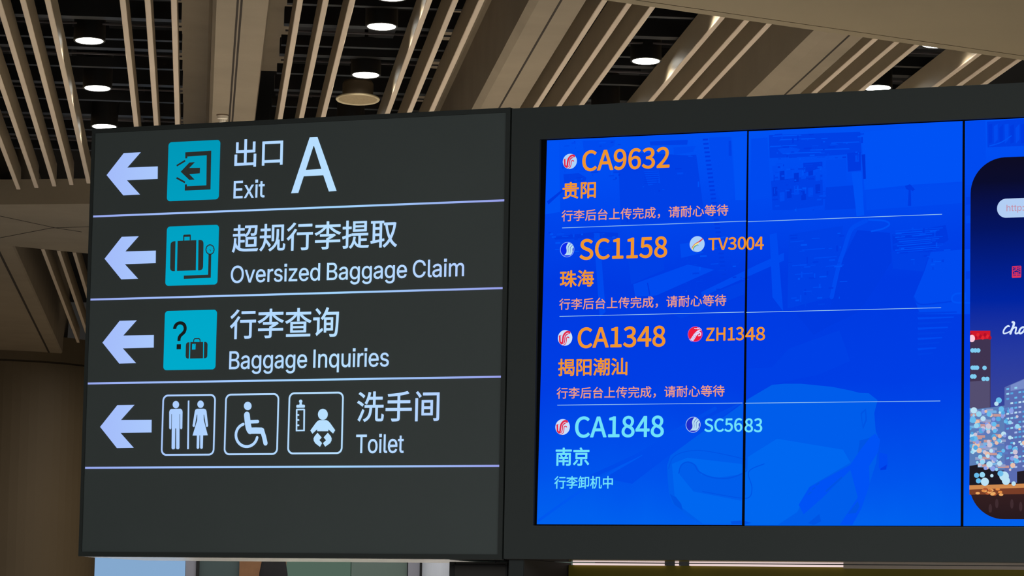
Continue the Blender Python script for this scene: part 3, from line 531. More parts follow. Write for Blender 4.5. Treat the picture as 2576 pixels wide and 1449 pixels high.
GLYPHS_i = {
    ':': (188, '50,-4 50,87 141,87 141,-4|50,271 50,362 141,362 141,271'),
    '?': (358, '132,152 132,159 133,181 134,200 137,216 141,230 168,269 209,298 247,334 253,345 258,357 261,370 262,384 250,425 220,452 178,462 137,453 106,425 92,378 27,378 29,399 33,418 40,436 49,452 60,467 73,479 87,490 103,499 120,506 138,511 157,515 178,516 199,514 219,511 238,506 255,498 270,489 284,478 296,465 306,451 314,435 319,418 323,401 324,382 323,362 319,344 314,327 306,311 296,297 284,284 270,272 254,261 219,235 200,205 194,158 194,152|118,-4 118,86 209,86 209,-4'),
    'A': (480, '16,0 201,509 276,509 463,0 395,0 287,302 264,372 257,394 250,420 241,447 232,478 245,478 236,447 228,419 220,393 213,371 206,351 201,333 195,317 191,302 85,0|110,142 110,199 370,199 370,142'),
    'B': (456, '60,0 60,509 241,509 266,508 289,504 310,499 329,491 345,481 359,469 371,456 381,442 388,426 394,410 397,392 398,374 397,358 395,344 392,331 387,320 356,286 315,267 315,262 363,245 402,203 409,189 414,173 417,155 418,136 417,117 413,100 408,83 400,67 390,52 377,39 362,28 344,18 324,10 301,4 275,1 247,0|125,57 245,57 272,58 296,63 315,70 330,80 341,92 349,105 354,120 355,137 342,184 306,218 293,224 279,228 264,230 248,231 125,231|125,285 238,285 288,296 323,326 336,372 334,388 330,403 323,417 313,429 299,439 283,446 263,450 240,452 125,452'),
    'C': (510, '267,-7 235,-5 205,1 177,11 150,25 126,42 104,63 86,88 70,115 57,146 48,179 42,215 40,254 42,293 48,329 57,362 70,393 86,421 104,445 126,466 150,484 177,498 205,508 235,514 267,516 340,504 402,471 448,418 473,348 408,348 389,395 357,428 315,449 267,456 245,454 223,450 203,443 184,432 166,419 150,403 137,385 125,364 116,340 109,314 105,285 103,254 105,223 109,194 116,168 125,145 137,123 151,105 166,89 184,76 203,66 223,59 245,54 267,53 315,60 357,81 389,114 408,160 473,160 448,91 402,38 341,5'),
    'E': (419, '60,0 60,509 372,509 372,452 125,452 125,286 355,286 355,229 125,229 125,57 375,57 375,0'),
    'I': (190, '62,0 62,509 127,509 127,0'),
    'O': (533, '267,-7 235,-5 205,1 177,11 150,25 126,42 105,63 86,88 70,115 57,146 48,179 42,215 40,254 42,293 48,329 57,362 70,393 86,421 105,445 126,466 150,484 177,498 205,508 235,514 267,516 299,514 329,508 357,498 384,484 408,466 429,445 448,421 464,393 477,362 486,329 491,293 493,254 491,215 486,179 477,146 464,115 448,88 429,63 408,42 384,25 357,11 329,1 299,-5|267,53 289,54 310,59 330,66 349,76 367,89 383,105 396,123 408,144 418,168 425,194 429,223 430,254 429,286 425,314 418,341 408,365 396,386 383,404 367,420 349,433 330,443 310,450 289,454 267,456 245,454 223,450 203,443 184,433 167,420 151,404 137,385 125,364 116,340 109,314 105,285 103,254 105,223 109,194 116,168 125,144 137,123 151,105 167,89 184,76 203,66 223,59 245,54'),
    'T': (449, '32,452 32,509 417,509 417,452 257,452 257,0 193,0 193,452'),
    'a': (389, '160,-9 94,5 80,12 68,22 57,32 48,45 40,58 35,73 31,90 30,108 31,123 34,138 38,150 43,161 78,193 125,211 178,220 234,227 265,235 276,255 276,257 267,297 240,322 196,331 149,322 118,301 100,274 41,291 48,308 57,322 67,335 79,346 133,375 194,384 239,379 286,360 322,320 329,306 333,290 336,272 337,251 337,0 277,0 277,52 272,52 252,25 215,1|170,45 187,46 202,49 216,53 228,59 263,93 276,138 276,190 259,182 231,176 200,171 175,168 134,159 103,139 92,105 102,72 130,52'),
    'd': (424, '195,-8 172,-7 151,-2 130,5 111,16 94,29 79,45 66,64 55,84 46,108 39,133 35,160 34,189 35,218 39,245 46,270 55,293 66,313 79,332 95,347 112,361 131,371 151,378 173,383 196,384 213,384 228,381 241,378 253,373 287,346 306,319 311,319 311,509 372,509 372,0 313,0 313,59 307,59 287,31 252,4 241,-1 227,-5 212,-7|205,47 221,48 236,51 250,57 263,65 274,75 284,86 293,100 299,115 305,132 309,150 311,169 312,189 311,210 309,229 305,247 300,263 293,278 284,291 275,302 263,312 251,320 237,325 221,329 205,330 187,329 172,325 157,319 145,311 133,301 124,290 115,276 108,261 96,189 109,117 115,101 124,88 134,76 145,66 158,57 172,51 188,48'),
    'e': (404, '212,-8 185,-7 161,-2 138,6 117,16 98,30 82,46 68,64 56,85 46,108 40,132 35,159 34,187 35,215 39,242 46,267 55,290 67,311 81,329 97,346 115,359 135,370 157,378 180,383 205,384 266,374 319,341 331,329 341,315 350,299 357,282 363,263 368,242 370,219 371,194 371,169 75,169 75,221 338,221 310,202 298,269 291,282 283,294 273,305 263,314 250,321 237,326 222,329 205,330 189,329 173,326 159,321 146,313 135,304 125,294 116,282 109,270 96,211 96,178 97,157 100,139 104,122 110,106 118,92 128,80 139,70 151,61 165,55 179,50 195,47 212,46 254,53 285,73 306,105 365,91 335,39 283,4'),
    'g': (425, '207,-151 187,-150 168,-148 150,-144 134,-140 82,-110 51,-69 101,-41 122,-66 154,-88 207,-97 229,-96 249,-92 267,-85 282,-75 295,-62 304,-47 310,-28 311,-6 311,68 306,68 287,41 252,16 241,11 227,8 212,5 195,5 173,6 152,10 132,17 113,27 95,39 80,53 67,71 55,90 46,112 39,136 35,163 34,191 35,220 39,246 46,271 55,293 66,314 80,332 95,347 112,361 131,371 152,378 173,383 196,384 213,384 228,382 242,378 253,373 288,346 308,319 313,319 313,379 372,379 372,-9 371,-32 367,-54 360,-73 350,-90 338,-104 324,-117 308,-127 291,-136 271,-142 251,-147 229,-150|205,59 222,60 237,63 251,68 264,75 275,84 285,95 293,107 300,121 305,137 309,154 312,172 312,193 312,212 309,231 305,248 300,264 293,278 285,291 275,303 264,312 251,320 237,325 222,329 205,330 188,329 172,325 158,320 145,312 134,302 124,290 115,277 109,262 96,193 97,173 99,155 103,138 109,123 116,108 124,96 134,85 145,76 158,68 172,63 188,60'),
    'h': (410, '114,227 114,0 53,0 53,509 114,509 114,287 102,287 112,312 124,332 137,349 152,362 169,372 187,379 207,383 227,384 246,383 264,380 280,376 295,369 309,360 321,349 332,336 341,321 348,304 353,285 356,264 357,240 357,0 296,0 296,235 295,256 290,275 283,291 273,304 260,315 246,323 229,328 210,329 161,317 126,283 121,271 117,257 114,243'),
    'i': (167, '53,0 53,379 114,379 114,0|41,443 41,524 126,524 126,443'),
    'l': (189, '139,-2 119,-1 101,3 86,10 74,20 65,33 58,47 54,65 53,84 53,509 114,509 114,99 114,87 115,77 117,68 120,62 124,58 130,54 137,53 146,52 160,53 170,54 181,3 162,-1'),
    'm': (610, '53,0 53,379 112,379 112,295 108,295 132,346 172,376 219,386 239,385 257,380 273,372 287,361 299,347 309,331 316,314 321,295 312,295 337,343 381,375 437,386 453,385 468,383 483,378 497,372 510,364 522,354 532,342 541,328 548,313 553,296 556,276 557,255 557,0 496,0 496,254 494,273 490,289 483,302 473,313 460,321 447,326 433,329 419,330 374,320 345,290 335,247 335,0 274,0 274,260 273,275 269,288 262,301 253,311 242,320 229,326 215,329 199,330 158,320 126,289 121,278 117,266 114,253 114,238 114,0'),
    'n': (410, '114,227 114,0 53,0 53,379 112,379 112,287 102,287 112,312 124,332 137,349 152,362 169,372 187,379 207,383 227,384 246,383 264,380 280,376 295,369 309,360 321,349 332,336 341,321 348,304 353,285 356,264 357,240 357,0 296,0 296,235 295,256 290,275 283,291 273,304 260,315 246,323 229,328 210,329 161,317 126,283 121,271 117,257 114,243'),
    'o': (415, '207,-8 182,-7 159,-2 137,6 117,16 98,30 82,46 68,64 56,85 46,108 40,133 36,159 34,187 36,216 40,243 46,268 56,291 68,312 82,330 98,346 117,360 137,371 159,378 182,383 207,384 233,383 256,378 278,371 299,360 317,346 333,330 347,312 359,291 369,268 376,243 380,216 381,187 380,159 376,133 369,108 359,85 347,64 333,46 317,30 299,16 278,6 256,-2 233,-7|207,46 226,48 242,51 257,57 270,66 282,76 292,89 300,102 307,117 319,187 307,258 300,274 292,287 282,300 270,310 257,319 242,325 226,329 207,330 189,329 173,325 158,319 145,310 134,300 124,287 115,274 108,258 96,187 108,117 115,102 124,89 134,76 145,66 158,57 173,51 189,48'),
    'p': (424, '53,-143 53,379 112,379 112,319 118,319 137,346 171,373 183,378 197,381 212,384 229,384 252,383 274,378 294,371 313,361 330,347 345,332 359,313 370,293 379,270 385,245 389,218 390,189 389,160 385,133 379,108 370,84 359,64 346,45 330,29 313,16 294,5 274,-2 252,-7 229,-8 213,-7 198,-5 184,-1 173,4 138,31 118,59 114,59 114,-143|220,47 237,48 253,51 267,57 279,66 291,76 301,88 309,101 316,117 328,189 316,261 309,276 301,290 291,301 280,311 267,319 253,325 237,329 220,330 203,329 188,325 174,320 161,312 150,302 140,291 132,278 125,263 120,247 116,229 113,210 113,189 113,169 116,150 120,132 125,115 132,100 140,86 150,75 162,65 174,57 188,51 204,48'),
    'q': (424, '372,-143 311,-143 311,59 306,59 287,31 252,4 241,-1 227,-5 212,-7 195,-8 172,-7 151,-2 130,5 111,16 94,29 79,45 66,64 55,84 46,108 39,133 35,160 34,189 35,218 39,245 46,270 55,293 66,313 79,332 95,347 112,361 131,371 151,378 173,383 196,384 213,384 228,381 241,378 253,373 287,346 307,319 313,319 313,379 372,379|205,47 221,48 236,51 250,57 263,65 274,75 284,86 293,100 299,115 305,132 309,150 311,169 312,189 311,210 309,229 305,247 300,263 293,278 284,291 275,302 263,312 251,320 237,325 221,329 205,330 187,329 172,325 157,319 145,311 133,301 124,290 115,276 108,261 96,189 109,117 115,101 124,88 134,76 145,66 158,57 172,51 188,48'),
    'r': (259, '53,0 53,379 112,379 112,321 115,321 122,335 130,347 140,358 152,367 166,375 181,380 196,384 213,385 229,384 243,384 243,322 230,324 207,326 159,315 126,284 114,237 114,0'),
    's': (365, '182,-8 112,3 98,10 84,18 72,27 62,38 53,50 45,63 40,78 36,94 94,107 99,92 105,79 114,69 124,60 136,54 150,49 165,46 181,45 200,46 217,50 232,55 244,62 255,71 262,81 267,91 268,103 267,112 265,121 260,129 254,136 246,142 237,147 225,151 212,155 149,170 125,177 104,186 87,196 72,208 61,222 53,237 48,255 47,274 48,290 51,305 57,319 65,332 75,343 87,354 100,363 115,370 131,377 149,381 167,384 187,384 206,384 223,381 239,378 254,372 299,339 324,290 268,277 243,316 232,323 219,328 205,331 187,333 171,332 156,329 143,324 131,317 121,308 114,299 110,289 109,277 110,267 112,258 117,250 124,243 133,237 144,232 157,227 172,223 229,209 254,202 275,194 292,183 306,171 317,158 325,142 330,125 331,107 330,90 326,75 321,61 312,47 302,35 290,24 276,15 260,6 242,0 223,-5 203,-7'),
    't': (227, '204,379 204,327 6,327 6,379|65,471 126,471 126,98 127,86 128,76 132,68 136,61 142,56 150,53 159,51 170,50 185,51 202,54 213,2 192,-3 168,-4 145,-3 125,2 107,10 92,21 80,35 72,52 67,71 65,93'),
    'u': (410, '182,-5 164,-4 146,-1 130,4 115,11 101,20 89,31 78,44 69,59 62,76 57,95 54,116 53,139 53,379 114,379 114,144 115,123 119,105 127,89 137,75 150,64 164,56 181,52 200,50 249,62 283,97 289,109 293,122 295,137 296,153 296,379 357,379 357,0 298,0 298,92 307,92 297,67 286,47 272,30 257,17 240,7 222,0 203,-4'),
    'v': (389, '163,0 17,379 84,379 165,155 187,87 206,21 184,21 203,87 224,155 305,379 371,379 226,0'),
    'x': (379, '21,0 171,218 171,171 29,379 100,379 147,306 179,253 207,206 175,206 202,253 233,306 282,379 352,379 209,169 209,214 358,0 287,0 231,85 200,136 173,182 205,182 178,136 148,85 91,0'),
    'z': (380, '42,0 42,46 254,320 254,323 48,323 48,379 333,379 333,331 126,60 126,56 339,56 339,0'),
}

# ------------------------------------------------------------------ the sign and display wall
# board frame: origin at the lower left corner of the first screen, x along the board, y into it, z up
BO = Vector((1.0519, 10.4773, 1.9812))
BR = Vector((0.874161, -0.485636, 0.0))
BN = Vector((0.485636, 0.874161, 0.0))
BROT = math.atan2(BR.y, BR.x)

def bw(x, y, z):
    return BO + BR * x + BN * y + Vector((0, 0, z))

def pb(px, py, depth=0.0):
    """photo position -> (x, z) on the board plane (depth metres behind its front)"""
    d = pixel_ray(px, py)
    t = ((BO + BN * depth - EYE).dot(BN)) / d.dot(BN)
    p = EYE + d * t - BO
    return (p.dot(BR), p.z)

def inside(pt, poly):
    r = False
    for i in range(len(poly)):
        (x0, y0), (x1, y1) = poly[i - 1], poly[i]
        if (y0 > pt[1]) != (y1 > pt[1]) and pt[0] < x0 + (pt[1] - y0) * (x1 - x0) / (y1 - y0):
            r = not r
    return r

def nest(polys):
    """sort the outlines of one glyph into [outer, holes...] sets"""
    lev = [sum(inside(p[0], q) for j, q in enumerate(polys) if j != i) for i, p in enumerate(polys)]
    out = []
    for i, p in enumerate(polys):
        if lev[i] % 2 == 0:
            out.append([p] + [q for j, q in enumerate(polys) if lev[j] == lev[i] + 1 and inside(q[0], p)])
    return out

class Board:
    """a thing standing in the board frame: an Empty at its base, parts given in board coordinates"""
    def __init__(s, name, bx, by, bz):
        s.o = Vector((bx, by, bz))
        s.root = empty(name, bw(bx, by, bz), BROT)
    def mesh(s, mb, name, mats, parent=None, smooth=False):
        for p in mb.v: p -= s.o
        o = mb.build(name, mats, parent or s.root, smooth)
        return o
    def flat(s, name, groups, depth, mats, parent=None, fm=None):
        """groups: list of [outer, hole, ...] outlines of (x, z); one flat mesh facing the viewer"""
        verts, faces, fmat = [], [], []
        nested = [(gi, h) for gi, g in enumerate(groups) for h in nest(g)]
        for gi, g in nested:
            polys = [[Vector((x, z, 0)) for x, z in p] for p in g]
            tri = tessellate_polygon(polys)
            n = len(verts)
            flatv = [v for p in polys for v in p]
            verts += [Vector((v.x, depth, v.y)) - s.o for v in flatv]
            for a, b, c in tri:
                cr = (flatv[b] - flatv[a]).cross(flatv[c] - flatv[a]).z
                if abs(cr) < 1e-12: continue
                faces.append((n + a, n + b, n + c) if cr > 0 else (n + a, n + c, n + b))
                fmat.append(fm[gi] if fm else 0)
        return link_mesh(name, verts, faces, mats, parent or s.root, fmat)

# ---- outline helpers (board coordinates)
def circle(cx, cz, rx, rz=None, n=40):
    rz = rx if rz is None else rz
    return [(cx + rx * math.cos(2 * math.pi * k / n), cz + rz * math.sin(2 * math.pi * k / n)) for k in range(n)]

def rrect(x0, z0, x1, z1, r, n=8):
    out = []
    for (cx, cz, a) in ((x1 - r, z1 - r, 0), (x0 + r, z1 - r, 90), (x0 + r, z0 + r, 180), (x1 - r, z0 + r, 270)):
        for k in range(n + 1):
            w = math.radians(a + 90 * k / n)
            out.append((cx + r * math.cos(w), cz + r * math.sin(w)))
    return out

def stroke(pts, w0, w1=None, cap=True, n=6):
    """a pen stroke along pts, width w0 to w1, round ends"""
    w1 = w0 if w1 is None else w1
    P = [Vector(p) for p in pts]
    L, R_ = [], []
    N = len(P)
    for i, p in enumerate(P):
        t = (P[min(i + 1, N - 1)] - P[max(i - 1, 0)]).normalized()
        nv = Vector((-t.y, t.x))
        w = (w0 + (w1 - w0) * i / (N - 1)) / 2
        L.append(p + nv * w); R_.append(p - nv * w)
    out = list(L)
    if cap and w1 > 0:
        t = (P[-1] - P[-2]).normalized(); a = math.atan2(t.y, t.x)
        out += [P[-1] + Vector((math.cos(a + math.pi / 2 - math.pi * k / n), math.sin(a + math.pi / 2 - math.pi * k / n))) * (w1 / 2) for k in range(1, n)]
    out += R_[::-1]
    if cap and w0 > 0:
        t = (P[0] - P[1]).normalized(); a = math.atan2(t.y, t.x)
        out += [P[0] + Vector((math.cos(a + math.pi / 2 - math.pi * k / n), math.sin(a + math.pi / 2 - math.pi * k / n))) * (w0 / 2) for k in range(1, n)]
    return [(p[0], p[1]) for p in out]

def curve(pts, n=6):
    """smooth path through pts"""
    P = [Vector(p) for p in pts]
    out = []
    for i in range(len(P) - 1):
        p0, p1, p2, p3 = P[max(i - 1, 0)], P[i], P[i + 1], P[min(i + 2, len(P) - 1)]
        for k in range(n):
            t = k / n
            out.append(0.5 * ((2 * p1) + (p2 - p0) * t + (2 * p0 - 5 * p1 + 4 * p2 - p3) * t * t + (3 * p1 - p0 - 3 * p2 + p3) * t ** 3))
    out.append(P[-1])
    return [(p.x, p.y) for p in out]

def crop(ox, oy, sc):
    """measurements taken on an enlarged detail: origin and scale of the detail"""
    return lambda pts: [pb(ox + x / sc, oy + y / sc) for x, y in pts]

# ---- lettering
def parse(font, ch):
    adv, s = font[ch]
    return adv, [[tuple(map(int, q.split(','))) for q in poly.split(' ')] for poly in s.split('|')] if s else []

def text_groups(font, s, lo, hi, bold=0.0, base=None, track=0):
    """outlines of s fitted between photo corners lo (left, bottom) and hi (right, top).
    base=cap height in font units: lo sits on the baseline and hi on the capital height"""
    glyphs, x = [], 0
    for ch in s:
        if ch == ' ':
            x += 146; continue
        adv, polys = parse(font, ch)
        glyphs.append([[(px + x, pz) for px, pz in p] for p in polys])
        x += adv + track
    ap = [q for g in glyphs for p in g for q in p]
    x0, x1 = min(p[0] for p in ap), max(p[0] for p in ap)
    z0, z1 = (0, base) if base else (min(p[1] for p in ap), max(p[1] for p in ap))
    (X0, Z0), (X1, Z1) = pb(*lo), pb(*hi)
    X0 += bold; X1 -= bold
    if not base: Z0 += bold; Z1 -= bold
    sx, sz = (X1 - X0) / (x1 - x0), (Z1 - Z0) / (z1 - z0)
    out = []
    for g in glyphs:
        gg = []
        for p in g:
            q = [(X0 + (a - x0) * sx, Z0 + (b - z0) * sz) for a, b in p]
            gg.append(q)
        out.append(gg)
        if bold:                       # heavier weight: the same outline spread by the pen width
            for k in range(12):
                dx, dz = bold * math.cos(k * math.pi / 6), bold * math.sin(k * math.pi / 6)
                out.append([[(u + dx, w + dz) for u, w in q] for q in gg])
    return out

# ================================================================== the direction sign
SX0, SX1, SZ0, SZ1 = -1.6376, -0.1090, -0.1084, 1.3175
DEP = 0.42
S = Board('direction_sign', (SX0 + SX1) / 2, DEP / 2, SZ0)
setp(S.root, 'dark backlit direction sign with four white arrows, left of the blue screens', 'sign')
m1 = MB(); m1.box(SX0 + 0.002, SX1 - 0.002, 0.02, DEP, SZ0 + 0.004, SZ1 - 0.002)
S.mesh(m1, 'casing', M_FRAME)
fl, ft, fr_, fb = 0.0115, 0.0150, 0.0150, 0.0150
m1 = MB()
m1.box(SX0, SX0 + fl, -0.004, 0.03, SZ0, SZ1)
m1.box(SX1 - fr_, SX1, -0.004, 0.03, SZ0, SZ1)
m1.box(SX0 + fl, SX1 - fr_, -0.004, 0.03, SZ1 - ft, SZ1)
m1.box(SX0 + fl, SX1 - fr_, -0.004, 0.03, SZ0, SZ0 + fb)
S.mesh(m1, 'frame', M_FRAME)
m1 = MB(); m1.box(SX0 + fl, SX1 - fr_, 0.0, 0.019, SZ0 + fb, SZ1 - ft)
S.mesh(m1, 'face_panel', M_FACE)
m1 = MB(); m1.box(SX0 + 0.01, SX1, 0.012, DEP, SZ0 - 0.001, SZ0 + 0.003)
S.mesh(m1, 'underside_panel', M_STEEL_DULL)

WHITE_STOPS = [(0.0, (162, 184, 250)), (0.25, (174, 208, 254)), (0.6, (184, 224, 255)), (1.0, (178, 202, 254))]
M_WHITE = glow_ramp('backlit_white_film', 0, -0.75, 0.75, WHITE_STOPS)
M_LINE = glow_ramp('backlit_line_film', 0, -0.78, 0.78, [(0.0, (150, 165, 235)), (0.3, (165, 200, 255)), (0.6, (165, 215, 255)), (1.0, (150, 155, 230))])
M_TEAL = glow_ramp('backlit_teal_film', 2, 0.5, 1.35, [(0.0, (0, 172, 204)), (0.5, (0, 166, 200)), (1.0, (0, 152, 184))])
M_DARK = M_FACE
FD = -0.0012                       # films lie just on the face panel

c1 = crop(220, 320, 3.293)
arrow = c1([(160, 397), (302, 215), (443, 208), (332, 335), (584, 325), (583, 428), (328, 440), (437, 558), (298, 565)])
tips = [(268.6, 440.6), (263.4, 651.0), (258.1, 862.0), (252.2, 1073.9)]
for tp in tips:
    X, Z = pb(*tp)
    S.flat('arrow', [[[(x - arrow[0][0] + X, z - arrow[0][1] + Z) for x, z in arrow]]], FD, M_WHITE)
for (xa, ya, xb, yb) in [(233, 547, 1270, 501.7), (228, 756.2, 1267.5, 722.3), (221.5, 967.6, 1263.5, 944.8), (215.5, 1180.5, 1260, 1168.2)]:
    (X0, Z0), (X1, Z1) = pb(xa, ya), pb(xb, yb)
    zm, w = (Z0 + Z1) / 2, 0.0032
    S.flat('divider_line', [[[(SX0 + fl + 0.002, zm - w), (SX1 - fr_ - 0.001, zm - w), (SX1 - fr_ - 0.001, zm + w), (SX0 + fl + 0.002, zm + w)]]], FD, M_LINE)

def teal_box(corn):
    xs = [pb(*c)[0] for c in corn]; zs = [pb(*c)[1] for c in corn]
    x0, x1 = (xs[0] + xs[2]) / 2, (xs[1] + xs[3]) / 2
    z1, z0 = (zs[0] + zs[1]) / 2, (zs[2] + zs[3]) / 2
    return x0, z0, x1, z1
# exit pictogram
b = teal_box([(423.5, 358), (554, 352), (421.2, 505.6), (551.6, 502.2)])
pg = S.flat('exit_pictogram', [[rrect(*b, 0.012)]], FD, M_TEAL)
c = crop(410, 340, 8.053)
S.flat('symbol', [[c([(458, 350), (985, 315), (970, 1102), (447, 1125), (450, 1000), (492, 998), (492, 1038), (885, 1018), (893, 410), (500, 435), (498, 470), (458, 473)])],
    [c([(365, 742), (543, 555), (655, 548), (540, 665), (757, 662), (753, 775), (540, 792), (648, 902), (540, 908)])],
    [c([(278, 607), (448, 503), (465, 533), (290, 637)])], [c([(290, 850), (458, 943), (445, 975), (272, 882)])]], FD - 0.001, M_DARK, pg)
# oversized baggage pictogram
b = teal_box([(419.8, 571), (550.6, 564.5), (416.8, 719.2), (548.2, 715.7)])
pg = S.flat('oversized_baggage_pictogram', [[rrect(*b, 0.012)]], FD, M_TEAL)
c = crop(410, 550, 8.053)
g = [[c([(303, 452), (682, 437), (672, 1048), (290, 1062)])],
     [c([(417, 450), (417, 345), (430, 328), (558, 322), (570, 335), (570, 440), (548, 441), (548, 368), (440, 372), (438, 449)])],
     [c([(260, 458), (225, 459), (190, 472), (165, 500), (159, 540), (150, 1000), (158, 1035), (185, 1062), (210, 1067), (248, 1066)])],
     [c([(725, 435), (770, 434), (805, 445), (824, 475), (828, 510), (820, 975), (808, 1020), (780, 1042), (750, 1049), (718, 1051)])],
     [c([(930, 722), (985, 722), (975, 1200), (428, 1223), (428, 1155), (920, 1138)])],
     [c([(960 + 92 * math.cos(a * .157), 628 + 106 * math.sin(a * .157)) for a in range(40)]),
      c([(960 + 74 * math.cos(a * .157), 628 + 86 * math.sin(a * .157)) for a in range(40)])],
     [c([(950, 622), (962, 618), (978, 662), (966, 664)])]]
for k in range(10):
    a = 2 * math.pi * k / 10 + 0.3
    ca, sa = math.cos(a), math.sin(a)
    g.append([c([(960 + 74 * ca - 4 * sa, 628 + 86 * sa + 4 * ca), (960 + 74 * ca + 4 * sa, 628 + 86 * sa - 4 * ca),
                 (960 + 62 * ca + 4 * sa, 628 + 72 * sa - 4 * ca), (960 + 62 * ca - 4 * sa, 628 + 72 * sa + 4 * ca)])])
S.flat('symbol', g, FD - 0.001, M_DARK, pg)
# baggage inquiry pictogram
b = teal_box([(415.3, 783), (545.7, 778.6), (411.2, 931.8), (543.1, 928.8)])
pg = S.flat('baggage_inquiry_pictogram', [[rrect(*b, 0.012)]], FD, M_TEAL)
c = crop(200, 740, 3.22)
g = text_groups(GLYPHS_i, '?', (434.6, 879.2), (471, 808), 0.0004)
g += [[c([(901, 388), (1004, 388), (1003, 520), (898, 522)])],
      [c([(893, 390), (878, 391), (867, 400), (864, 415), (862, 500), (866, 516), (876, 522), (888, 522)])],
      [c([(1012, 387), (1026, 387), (1037, 395), (1040, 408), (1038, 502), (1033, 514), (1022, 519), (1010, 520)])],
      [c([(924, 390), (925, 368), (934, 357), (972, 356), (982, 366), (983, 388), (976, 388), (975, 370), (968, 364), (938, 365), (932, 371), (931, 390)])]]
S.flat('symbol', g, FD - 0.001, M_DARK, pg)
S.flat('luggage_tag', [[c([(917, 404), (945, 403), (943, 449), (915, 450)]), c([(931, 408), (936, 408), (936, 413), (931, 413)])]], FD - 0.002, M_TEAL, pg)

# toilet row boxes
def outline_box(corn, name):
    x0, z0, x1, z1 = teal_box(corn)
    w = 0.0058
    return S.flat(name, [[rrect(x0, z0, x1, z1, 0.020), rrect(x0 + w, z0 + w, x1 - w, z1 - w, 0.0150)]], FD, M_WHITE)
pg = outline_box([(408, 993.3), (542.5, 990.8), (406.3, 1147), (540.7, 1145.6)], 'toilets_pictogram')
def st(cr, pts, w, sc, cap=True, w1=None):
    k = 1.0 / sc / 824.0
    return [stroke(cr(pts), w * k, None if w1 is None else w1 * k, cap)]
SC = 3.22
def ell(cr, x, y, rx, ry): return [cr([(x + rx * math.cos(a * .157), y + ry * math.sin(a * .157)) for a in range(40)])]
g = [ell(c, 782, 895, 26, 30),
     [c([(728, 1085), (728, 955), (733, 938), (745, 930), (820, 928), (832, 937), (836, 953), (834, 1085), (829, 1094), (821, 1094), (816, 1086), (816, 972),
         (812, 972), (811, 1246), (805, 1256), (790, 1256), (784, 1248), (784, 1088), (777, 1088), (775, 1248), (769, 1256), (754, 1257), (747, 1248), (750, 972),
         (746, 972), (745, 1086), (740, 1095), (733, 1095)])],
     [c([(879, 863), (891, 862), (887, 1255), (873, 1256)])],
     ell(c, 982, 892, 26, 30),
     [c([(917, 1066), (935, 950), (940, 936), (952, 929), (1010, 928), (1024, 934), (1030, 948), (1043, 1064), (1039, 1075), (1032, 1077), (1026, 1071), (1011, 976),
         (1007, 976), (1008, 1018), (1040, 1143), (1003, 1144), (1000, 1246), (994, 1253), (983, 1252), (979, 1245), (979, 1144), (973, 1144), (971, 1246), (965, 1253), (955, 1253), (950, 1246),
         (952, 1145), (917, 1145), (955, 1020), (956, 976), (952, 976), (935, 1070), (929, 1077), (921, 1075)])]]
S.flat('symbol', g, FD, M_WHITE, pg)
pg = outline_box([(566.3, 991), (702, 988.6), (564, 1146), (700.3, 1143.4)], 'wheelchair_pictogram')
wheel = [(1355 + 87 * math.cos(math.radians(a)), 1142 + 93 * math.sin(math.radians(a))) for a in range(252, 3, -12)]
g = [ell(c, 1364, 906, 31, 34), st(c, curve([(1357, 978), (1364, 1040), (1372, 1085), (1384, 1108)]), 56, SC),
     st(c, [(1382, 1106), (1430, 1105), (1476, 1106)], 54, SC), st(c, [(1480, 1104), (1496, 1155), (1508, 1208)], 40, SC),
     st(c, [(1385, 1034), (1444, 1032)], 30, SC), st(c, wheel, 25, SC)]
S.flat('symbol', g, FD, M_WHITE, pg)
pg = outline_box([(725.9, 987.5), (864.8, 985), (723.7, 1143.8), (862.5, 1141.3)], 'baby_care_pictogram')
c = crop(700, 940, 4.441)
g = [ell(c, 252, 310, 19, 20), [c([(243, 318), (262, 318), (268, 350), (236, 350)])],
     [c([(204, 354), (212, 348), (292, 347), (300, 355), (299, 374), (292, 381), (210, 382), (203, 375)])],
     [c([(199, 400), (207, 392), (293, 391), (301, 399), (298, 642), (197, 644)]), c([(216, 410), (283, 409), (281, 626), (214, 627)])],
     ell(c, 500, 455, 55, 62),
     [c([(440, 530), (460, 519), (540, 519), (560, 530), (580, 550), (638, 632), (614, 669), (562, 622), (560, 643), (437, 643), (436, 622), (383, 671), (360, 635), (420, 552)])],
     [c([(440, 660), (487, 713), (461, 742), (491, 776), (468, 818), (415, 778), (398, 748), (396, 722), (408, 698)])],
     [c([(556, 660), (588, 698), (598, 722), (596, 750), (580, 778), (526, 816), (501, 776), (535, 744), (509, 712)])]]
for y in (462, 518, 577):
    g.append([c([(214, y - 9), (232, y - 9), (238, y), (232, y + 9), (214, y + 9)])])
S.flat('symbol', g, FD, M_WHITE, pg)

# sign lettering
for font, s, lo, hi, bold, base in [
    (GLYPHS_c, '出口', (589.6, 421.8), (713, 345.8), 0.0009, None),
    (GLYPHS_i, 'Exit', (587.4, 499.2), (667.2, 452.6), 0.0006, 509),
    (GLYPHS_c, '超规行李提取', (583.4, 636), (1000.5, 550.2), 0.0010, None),
    (GLYPHS_i, 'Oversized Baggage Claim', (580.5, 711.8), (1168.4, 651.0), 0.0006, 509),
    (GLYPHS_c, '行李查询', (578.0, 853.6), (853.6, 772), 0.0010, None),
    (GLYPHS_i, 'Baggage Inquiries', (576.5, 928.6), (979.4, 876.2), 0.0006, 509),
    (GLYPHS_c, '洗手间', (897.6, 1061.8), (1106.5, 982.4), 0.0010, None),
    (GLYPHS_i, 'Toilet', (895.4, 1139.6), (1016.9, 1092.8), 0.0006, 509)]:
    S.flat('lettering', text_groups(font, s, lo, hi, bold, base, -10 if base else 0), FD, M_WHITE)

